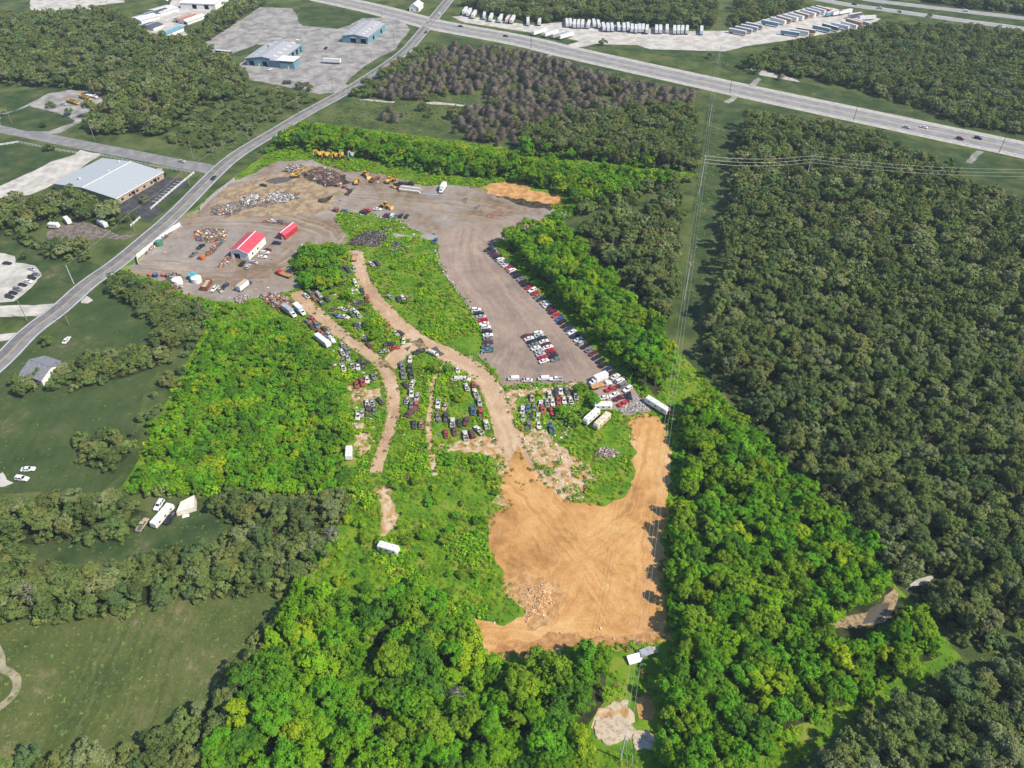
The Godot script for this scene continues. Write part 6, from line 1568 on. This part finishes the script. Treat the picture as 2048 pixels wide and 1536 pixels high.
	wood("skyline_wood", "dark wood beyond the interstate", [1870, 4, 2060, 26, 2300, 60, 2300, -30, 1780, -30], 9.0, Vector2(4.0, 6.5), Vector2(7.0, 12.0), 2.0)
	wood("office_trees", "dark broad trees below the office roof", [-60, 418, 60, 405, 130, 398, 225, 412, 236, 440, 190, 442, 120, 425, 50, 462, -60, 465], 8.0, Vector2(4.0, 6.0), Vector2(7.0, 10.0), 2.0)
	wood("yard_hedge", "dark hedge of trees below the bare yard", [40, 470, 100, 480, 170, 488, 172, 515, 120, 510, 60, 488], 6.5, Vector2(3.0, 4.6), Vector2(5.0, 8.0), 2.0)
	wood("boundary_hedge", "dull hedge trees outside the compound's corner", [240, 556, 300, 570, 418, 640, 395, 685, 355, 690, 300, 640, 260, 605, 222, 580], 5.0, Vector2(2.4, 4.0), Vector2(4.0, 7.0), 1.0)
	wood("field_hedge", "dense hedge of trees between the two fields", [118, 735, 200, 715, 290, 695, 335, 668, 345, 692, 320, 725, 250, 748, 150, 775], 5.0, Vector2(2.8, 4.2), Vector2(4.5, 7.5), 1.0)
	wood("field_scrub", "scrub along the field by the property line", [345, 720, 388, 690, 330, 820, 250, 960, 242, 930, 280, 840], 4.5, Vector2(1.5, 3.0), Vector2(2.0, 4.5), 1.0, 0.75, false)
	wood("round_thicket", "round thicket on the mown field", [165, 880, 230, 868, 258, 905, 230, 938, 172, 925], 4.6, Vector2(2.8, 4.0), Vector2(4.0, 6.5), 1.0)
	wood("camper_thicket", "dark thicket beside the camper", [-60, 1022, 60, 1012, 140, 1000, 240, 1000, 290, 1020, 265, 1065, 200, 1075, 90, 1080, -60, 1070], 5.4, Vector2(2.8, 4.8), Vector2(5.0, 9.0), 1.0)
	wood("tarp_thicket", "dark thicket along the property line by the tarp shelter", [430, 1005, 560, 1005, 695, 1005, 640, 1110, 590, 1190, 550, 1190, 520, 1150, 560, 1090, 530, 1050, 420, 1025], 5.4, Vector2(2.6, 4.6), Vector2(5.0, 8.5), 1.0)
	wood("lower_thicket", "long dull thicket above the lower field", [-60, 1100, 60, 1090, 40, 1150, 130, 1150, 250, 1125, 400, 1110, 500, 1070, 560, 1085, 550, 1150, 510, 1180, 350, 1195, 200, 1225, -60, 1250], 5.4, Vector2(2.8, 4.8), Vector2(4.5, 8.0), 1.0)
	wood("bottom_thicket", "dull trees along the lower field's edge", [-60, 1600, 40, 1525, 200, 1515, 330, 1485, 400, 1420, 470, 1340, 530, 1260, 590, 1195, 620, 1180, 480, 1420, 385, 1600], 5.2, Vector2(2.6, 4.6), Vector2(5.0, 8.5), 1.0)
	for q in [["house_trees", "dark trees round the old house", [[95, 690], [62, 775], [85, 758], [50, 790], [112, 775], [40, 770], [120, 745]], Vector2(3.0, 4.4), Vector2(4.5, 7.0)], ["lawn_trees", "small trees on lawns and lots", [[102, 302], [291, 405], [103, 215], [140, 228], [93, 255], [54, 520], [1205, 90], [1420, 118], [1797, 30], [1860, 34], [1490, 140], [1520, 145], [620, 182], [600, 178], [55, 450], [8, 232], [250, 445], [265, 440]], Vector2(2.2, 3.6), Vector2(3.5, 6.0)], ["yard_trees", "single trees among the wrecks", [[1175, 800], [1160, 785], [1190, 815], [1165, 830], [740, 655], [748, 680], [735, 625], [655, 575], [670, 590], [700, 600], [870, 745], [895, 745], [920, 800], [690, 650], [760, 670], [1120, 830], [1140, 840], [1150, 850]], Vector2(1.8, 3.4), Vector2(2.6, 5.4)]]:
		var pts := []
		for p in q[2]: pts.append(s2(p[0], p[1]))
		woods.append({"name": q[0], "label": q[1], "pts": pts, "r": q[3], "h": q[4]})
	var hi := []
	var lo := []
	var tr := []
	for k in 8: hi.append(foliage(100 + k, Vector3.ONE, 11 + k % 5, 13, 34, 0.066, 0.15))
	for k in 6: lo.append(foliage(200 + k, Vector3.ONE, 11 + k, 8, 14, 0.115, 0.18))
	for k in 3: tr.append(trunk_mesh(300 + k))
	var all := []
	for i in woods.size():
		for p in woods[i].pts:
			var r: float = rng.randf_range(woods[i].r.x * 0.8, woods[i].r.y * 1.08) * (1.0 + 0.25 * noise.get_noise_2d(p.x * 4.0, p.y * 4.0))
			var h: float = lerpf(woods[i].h.x, woods[i].h.y, clampf(0.5 + 0.9 * noise.get_noise_2d(p.x * 5.0 + 77.0, p.y * 5.0) + rng.randf_range(-0.35, 0.35), 0.0, 1.0))
			h = maxf(h, r * 1.25)
			var inside := Geometry2D.is_point_in_polygon(p, prop)
			var pick := noise.get_noise_2d(p.x * 6.0 + 400.0, p.y * 6.0) * 5.5 + rng.randf_range(-1.7, 1.7) + 3.0
			var ci := clampi(int(round(pick)), 0, (IN.size() if inside else OUT.size()) - 1)
			all.append({"p": p, "r": r, "h": h, "in": inside, "c": ci, "w": i, "d": p.length(), "s": r / p.length()})
	print("trees ", all.size())
	all.sort_custom(func(a, b): return a.s > b.s)
	var marks := [[s2(1150, 1120), "the orange clearing"], [s2(1230, 1460), "the rock slabs"], [s2(1283, 1312), "the fallen canopy"], [s2(777, 1097), "the sunken camper"], [s2(1740, 1230), "the pond"], [s2(325, 1031), "the travel trailer"], [s2(374, 1018), "the tarp shelter"], [s2(1314, 811), "the old bus"], [s2(1060, 600), "the tree-line cars"], [s2(700, 800), "the scrub-side wrecks"], [s2(240, 1330), "the lower field"], [s2(100, 850), "the upper field"], [s2(900, 1250), "the weedy slope"], [s2(1250, 1536), "the lower power line"], [s2(1900, 1320), "the grass path corner"], [s2(1395, 620), "the cleared strip"], [s2(620, 520), "the compound island"], [s2(80, 745), "the old house"]]
	var chosen := []
	for t in all:
		if chosen.size() < 290 and in_frame(Vector3(t.p.x, t.h * 0.5, t.p.y), 1.0): chosen.append(t)
	var n := 0
	var lump := {}
	for t in all:
		var cols: Array = IN if t["in"] else OUT
		var tone: Color = cols[t.c]
		var v := rng.randf_range(0.85, 1.15)
		tone = Color(tone.r * v * rng.randf_range(0.92, 1.1), tone.g * v, tone.b * v)
		var at := Vector3(t.p.x, 0.0, t.p.y)
		var ry: float = minf(t.r * rng.randf_range(0.7, 1.3), t.h * 0.56)
		var crown := Transform3D(Basis(Vector3.UP, rng.randf() * TAU).scaled(Vector3(t.r, ry, t.r * rng.randf_range(0.88, 1.1))), Vector3(0, t.h - ry * 0.95, 0))
		if n < 290 and in_frame(at + Vector3(0, t.h * 0.5, 0), 1.0):
			n += 1
			var best := 1e9
			var by := ""
			for m in marks:
				var dd: float = t.p.distance_to(m[0])
				if dd < best:
					best = dd
					by = m[1]
			var size: String = "tall" if t.h > 10.0 else ("low" if t.h < 6.0 else "middling")
			var wide: String = "broad" if t.r > 4.6 else ("slender" if t.r < 3.3 else "rounded")
			var nd := 1e9
			var nt := {}
			for m in chosen:
				var dd: float = t.p.distance_squared_to(m.p)
				if m != t and dd < nd:
					nd = dd
					nt = m
			var mate: String = ("taller " if nt.h > t.h else "lower ") + (IN_T if nt["in"] else OUT_T)[nt.c]
			var key: String = ("in" if t["in"] else "out") + str(t.c)
			if not M.has(key): M[key] = leaf_mat(cols[t.c])
			var o := thing("broadleaf_tree", "%s %s %s tree by a %s one, %s %s" % [size, wide, (IN_T if t["in"] else OUT_T)[t.c], mate, "by" if best < 25 else ("near" if best < 50 else "beyond"), by], "tree", woods[t.w].label, at)
			var cm := part(o, "crown", hi[rng.randi() % hi.size()], M[key], crown)
			part(o, "trunk", tr[n % 3], M.bark, Transform3D(Basis.from_scale(Vector3.ONE * t.h * 0.92), Vector3.ZERO))
			continue
		if not lump.has(t.w): lump[t.w] = {}
		var key2: String = ("h%d" % (rng.randi() % hi.size())) if t.d < 330 else ("l%d" % (rng.randi() % lo.size()))
		if not lump[t.w].has(key2): lump[t.w][key2] = [[], []]
		lump[t.w][key2][0].append(Transform3D(crown.basis, crown.origin + at))
		lump[t.w][key2][1].append(tone)
		if not lump[t.w].has("t"): lump[t.w].t = [[], []]
		lump[t.w].t[0].append(Transform3D(Basis.from_scale(Vector3.ONE * t.h * 0.92), at))
		lump[t.w].t[1].append(Color(0.13, 0.1, 0.075))
	for w in lump:
		var o := Node3D.new()
		o.name = numbered(woods[w].name)
		add_child(o)
		tag(o, woods[w].label, "wood", "", "stuff")
		for k in lump[w]:
			if k == "t": scatter(o, "trunks", tr[0], M.scrap, lump[w][k][0], lump[w][k][1])
			else: scatter(o, "crowns", (hi if k[0] == "h" else lo)[int(k.substr(1))], M.leaf, lump[w][k][0], lump[w][k][1])
	# dead cedars
	var dead := []
	for k in 4: dead.append(dead_crown(400 + k, 0.5, 1.0, 620))
	M.dead_leaf = paint(Color(0.25, 0.213, 0.165), 0.95)
	M.dead_leaf.vertex_color_use_as_albedo = true
	M.dead_leaf.cull_mode = BaseMaterial3D.CULL_DISABLED
	M.dead_leaf2 = paint(Color(0.3, 0.268, 0.225), 0.95)
	M.dead_leaf2.vertex_color_use_as_albedo = true
	M.dead_leaf2.cull_mode = BaseMaterial3D.CULL_DISABLED
	var gl := [plan([850, 190, 962, 190, 970, 212, 850, 212]), plan([690, 208, 860, 205, 880, 245, 800, 250, 700, 238])]
	var dp := points(plan([735, 195, 800, 135, 870, 112, 905, 96, 1000, 102, 1100, 122, 1250, 166, 1375, 190, 1380, 215, 1250, 214, 1180, 236, 1100, 252, 1060, 285, 1000, 292, 900, 272, 930, 225, 1000, 212, 900, 185, 800, 206], 1.0), 4.9, bare + gl, 0.82, 1.1)
	for p in points(plan([1385, 216, 1395, 205, 1380, 190, 1250, 170, 1240, 200], 1.0), 7.0, bare, 0.6): dp.append(p)
	for q in [[790, 245], [768, 240], [805, 235], [780, 225], [1560, 160], [1700, 330], [1720, 345]]: dp.append(s2(q[0], q[1]))
	dp.sort_custom(func(a, b): return a.length() < b.length())
	var dxf := []
	var dcol := []
	for i in dp.size():
		var p: Vector2 = dp[i]
		var h := rng.randf_range(3.0, 6.6)
		var b := Basis(Vector3.UP, rng.randf() * TAU).scaled(Vector3(h * rng.randf_range(0.95, 1.4), h * rng.randf_range(0.75, 1.05), h * rng.randf_range(0.95, 1.3)))
		if i < 290:
			var size: String = ["small", "middling", "tall"][clampi(int((h - 3.0) / 1.2), 0, 2)]
			var best := 1e9
			var by := ""
			for m in [[905, 200, "the grassy opening"], [790, 165, "the road verge"], [1000, 110, "the highway bend"], [1200, 150, "the highway"], [1390, 205, "the cleared strip"], [1000, 300, "the north wood"], [880, 270, "the scrap yard's wood"], [800, 240, "the meadow"], [1100, 240, "the mixed wood"], [900, 120, "the verge trees"], [1040, 190, "the stand's middle"], [1250, 205, "the mixed wood's far side"]]:
				var dd := p.distance_to(s2(m[0], m[1]))
				if dd < best:
					best = dd
					by = m[2]
			var mate := 0
			for m in range(maxi(0, i - 40), mini(dp.size(), i + 40)):
				if m != i and p.distance_to(dp[m]) < 6.0: mate += 1
			var o := thing("dead_cedar", "%s bare %s dead cedar %s %s %s" % [size, "grey" if i % 2 else "brownish", ["standing alone", "in a pair", "in a trio", "in a tight clump"][mini(mate, 3)], "beside" if best < 15 else ("near" if best < 32 else "off"), by], "tree", "dead cedars above the scrap yard", Vector3(p.x, 0, p.y))
			part(o, "crown", dead[i % 4], M.dead_leaf2 if i % 2 else M.dead_leaf, Transform3D(b, Vector3(0, 0.2, 0)))
			part(o, "trunk", tr[i % 3], M.dead_bark, Transform3D(Basis.from_scale(Vector3.ONE * h), Vector3.ZERO))
		else:
			dxf.append(Transform3D(b, Vector3(p.x, 0.2, p.y)))
			var t := rng.randf_range(0.8, 1.2)
			dcol.append(Color(0.265 * t, 0.23 * t, 0.185 * t))
	print("dead cedars ", dp.size())
	if dxf.size():
		var o := Node3D.new()
		o.name = "dead_cedar_stand"
		add_child(o)
		tag(o, "further dead cedars running toward the highway", "wood", "", "stuff")
		scatter(o, "crowns", dead[1], M.scrap, dxf, dcol)
	# dead trees in the woods
	var sparse := dead_crown(450, 0.5, 1.0, 90)
	M.pale_twig = paint(Color(0.42, 0.39, 0.34), 0.95)
	for q in [[910, 1395, 9.0, "bare dead tree in the lower wood beside deep green crowns"], [1565, 1390, 8.0, "bare dead tree in the east wood near the grass path"], [660, 1065, 7.0, "bare grey tree on the property line by the thicket"], [1690, 700, 9.0, "bare pale dead tree in the big wood"], [1300, 960, 0.0, ""], [750, 1440, 6.0, "bare pale shrub in the lower wood"], [1700, 1290, 6.0, "pale dead tree by the pond"], [60, 1185, 8.0, "white-limbed dead tree in the lower thicket"], [395, 605, 5.0, "grey-green bare shrub in the compound hedge"]]:
		if q[2] == 0.0: continue
		var o := thing("dead_tree", q[3], "tree", "", spot(q[0], q[1], 5.0))
		part(o, "crown", sparse, M.pale_twig, Transform3D(Basis.from_scale(Vector3(q[2] * 0.9, q[2] * 0.9, q[2] * 0.9)), Vector3(0, 0.5, 0)))
		part(o, "trunk", tr[1], M.dead_bark, Transform3D(Basis.from_scale(Vector3.ONE * q[2] * 1.2), Vector3.ZERO))
	# undergrowth
	var bmesh := [foliage(610, Vector3.ONE, 7, 7, 12, 0.15, 0.22), foliage(611, Vector3.ONE, 8, 7, 12, 0.15, 0.22), foliage(612, Vector3.ONE, 6, 7, 12, 0.16, 0.24)]
	var bs := [[[], []], [[], []], [[], []]]
	for p: Vector2 in bushes:
		var k := rng.randi() % 3
		var s := rng.randf_range(1.5, 3.2)
		var pal: Array = IN if Geometry2D.is_point_in_polygon(p, prop) else OUT
		var c: Color = pal[clampi(int(2.6 + 4.5 * noise.get_noise_2d(p.x * 6.0 + 400.0, p.y * 6.0) + rng.randf_range(-1.2, 1.2)), 0, pal.size() - 1)]
		var v := rng.randf_range(0.85, 1.2)
		bs[k][0].append(Transform3D(Basis(Vector3.UP, rng.randf() * TAU).scaled(Vector3(s, s * rng.randf_range(0.6, 1.0), s)), Vector3(p.x, s * 0.5, p.y)))
		bs[k][1].append(Color(c.r * v, c.g * v, c.b * v))
	var ug := Node3D.new()
	ug.name = "undergrowth"
	add_child(ug)
	tag(ug, "bushes and saplings filling the gaps of the woods", "bushes", "", "stuff")
	for k in 3: scatter(ug, "bushes", bmesh[k], M.leaf, bs[k][0], bs[k][1])
	print("bushes ", bushes.size())
	# weeds and tall grass
	var tufts := [tuft_mesh(500, 1.4, 0.6, 90, 0.17), tuft_mesh(501, 1.2, 0.42, 80, 0.16), foliage(502, Vector3(1.3, 0.8, 1.3), 6, 5, 9, 0.17, 0.25)]
	var sets := [[[], []], [[], []], [[], []]]
	for p in points(prop, 1.55, bare + tree_beds, 0.97):
		var thin := false
		for l in half:
			if Geometry2D.is_point_in_polygon(p, l): thin = true
		if thin and noise.get_noise_2d(p.x * 9.0, p.y * 9.0 + 50.0) + rng.randf_range(-0.25, 0.25) < 0.2: continue
		var nz := noise.get_noise_2d(p.x * 3.0 + 70.0, p.y * 3.0)
		var k := 2 if nz + rng.randf_range(-0.15, 0.15) > 0.2 else rng.randi() % 2
		var s := rng.randf_range(0.45, 0.95) * (1.0 + nz)
		sets[k][0].append(Transform3D(Basis(Vector3.UP, rng.randf() * TAU).scaled(Vector3(s, s * rng.randf_range(0.7, 1.2), s)), Vector3(p.x, 0.02 if k < 2 else 0.3, p.y)))
		var c: Color = IN[[5, 6, 5, 3, 6, 5, 2][clampi(int(3.0 + nz * 7.0 + rng.randf_range(-2.0, 2.0)), 0, IN.size() - 1)]]
		var v := rng.randf_range(1.0, 1.5)
		if rng.randf() < 0.06: c = Color(0.2, 0.16, 0.05)
		sets[k][0 + 1].append(Color(c.r * v, c.g * v, c.b * v))
	for l in ragged:
		for i in l.size():
			var a: Vector2 = l[i]
			var b: Vector2 = l[(i + 1) % l.size()]
			for k in int(a.distance_to(b) / 0.9):
				if rng.randf() < 0.3: continue
				var p := a.lerp(b, rng.randf()) + Vector2(rng.randfn(), rng.randfn()) * rng.randf_range(0.3, 1.3)
				if not Geometry2D.is_point_in_polygon(p, prop) or p.y < s2(900, 480).y: continue
				var s := rng.randf_range(0.2, 0.7)
				var j := rng.randi() % 2
				sets[j][0].append(Transform3D(Basis(Vector3.UP, rng.randf() * TAU).scaled(Vector3(s, s, s)), Vector3(p.x, 0.03, p.y)))
				var c: Color = IN[[2, 3, 4, 5, 6][rng.randi() % 5]]
				sets[j][1].append(Color(c.r, c.g, c.b) if rng.randf() < 0.8 else Color(0.2, 0.17, 0.06))
	var wd := Node3D.new()
	wd.name = "weeds"
	add_child(wd)
	tag(wd, "tall bright green weeds over the salvage property", "weeds", "", "stuff")
	for k in 3: scatter(wd, "weeds", tufts[k], M.leaf, sets[k][0], sets[k][1])
	# thin weeds creeping over bare ground
	var rub := points(plan([990, 775, 1060, 772, 1160, 770, 1150, 800, 1050, 800, 1030, 850, 1100, 870, 1150, 930, 1160, 1000, 1130, 1002, 1090, 960, 1020, 850]), 2.2, [], 0.35)
	var dull := [[[], []], [[], []], [[], []]]
	for f in [[[-60, 1250, 200, 1215, 420, 1180, 560, 1180, 470, 1340, 330, 1470, 200, 1500, -60, 1540], 1.7, 0.9, 0.55], [[330, 280, 480, 190, 640, 196, 560, 240, 430, 320], 3.0, 0.9, 1.0], [[1420, 195, 1455, 280, 1400, 640, 1365, 640, 1400, 300], 3.0, 0.8, 0.8], [[1560, 1560, 1930, 1330, 2070, 1250, 2070, 1300, 1930, 1380, 1720, 1490, 1600, 1590], 2.0, 0.9, 0.9], [[640, 240, 720, 200, 860, 190, 960, 190, 900, 240, 880, 275], 3.0, 0.8, 0.9], [[-60, 700, 330, 650, 345, 700, 300, 760, 240, 950, -60, 990], 3.4, 0.5, 0.5], [[60, 1085, 420, 1015, 540, 1050, 400, 1105, 200, 1130], 2.2, 0.6, 0.5], [[1300, 105, 1540, 130, 1500, 150, 1420, 130], 4.0, 0.8, 1.0]]:
		for p in points(plan(f[0]), f[1], bare, f[2]):
			var k := rng.randi() % 3
			var s: float = rng.randf_range(0.5, 1.1) * f[3]
			dull[k][0].append(Transform3D(Basis(Vector3.UP, rng.randf() * TAU).scaled(Vector3(s, s * 0.8, s)), Vector3(p.x, 0.0, p.y)))
			var c: Color = OUT[rng.randi() % 4]
			var v := rng.randf_range(1.3, 1.75)
			dull[k][1].append(Color(c.r * v, c.g * v, c.b * v))
	for p in rub:
		var s := rng.randf_range(0.3, 0.8)
		dull[0][0].append(Transform3D(Basis(Vector3.UP, rng.randf() * TAU).scaled(Vector3(s, s * 0.6, s)), Vector3(p.x, 0.05, p.y)))
		var c: Color = IN[rng.randi() % IN.size()]
		dull[0][1].append(c)
	var tg := Node3D.new()
	tg.name = "tall_grass"
	add_child(tg)
	tag(tg, "muted tall grass on the fields and cleared strip", "grass", "", "stuff")
	for k in 3: scatter(tg, "grass", tufts[k], M.leaf, dull[k][0], dull[k][1])
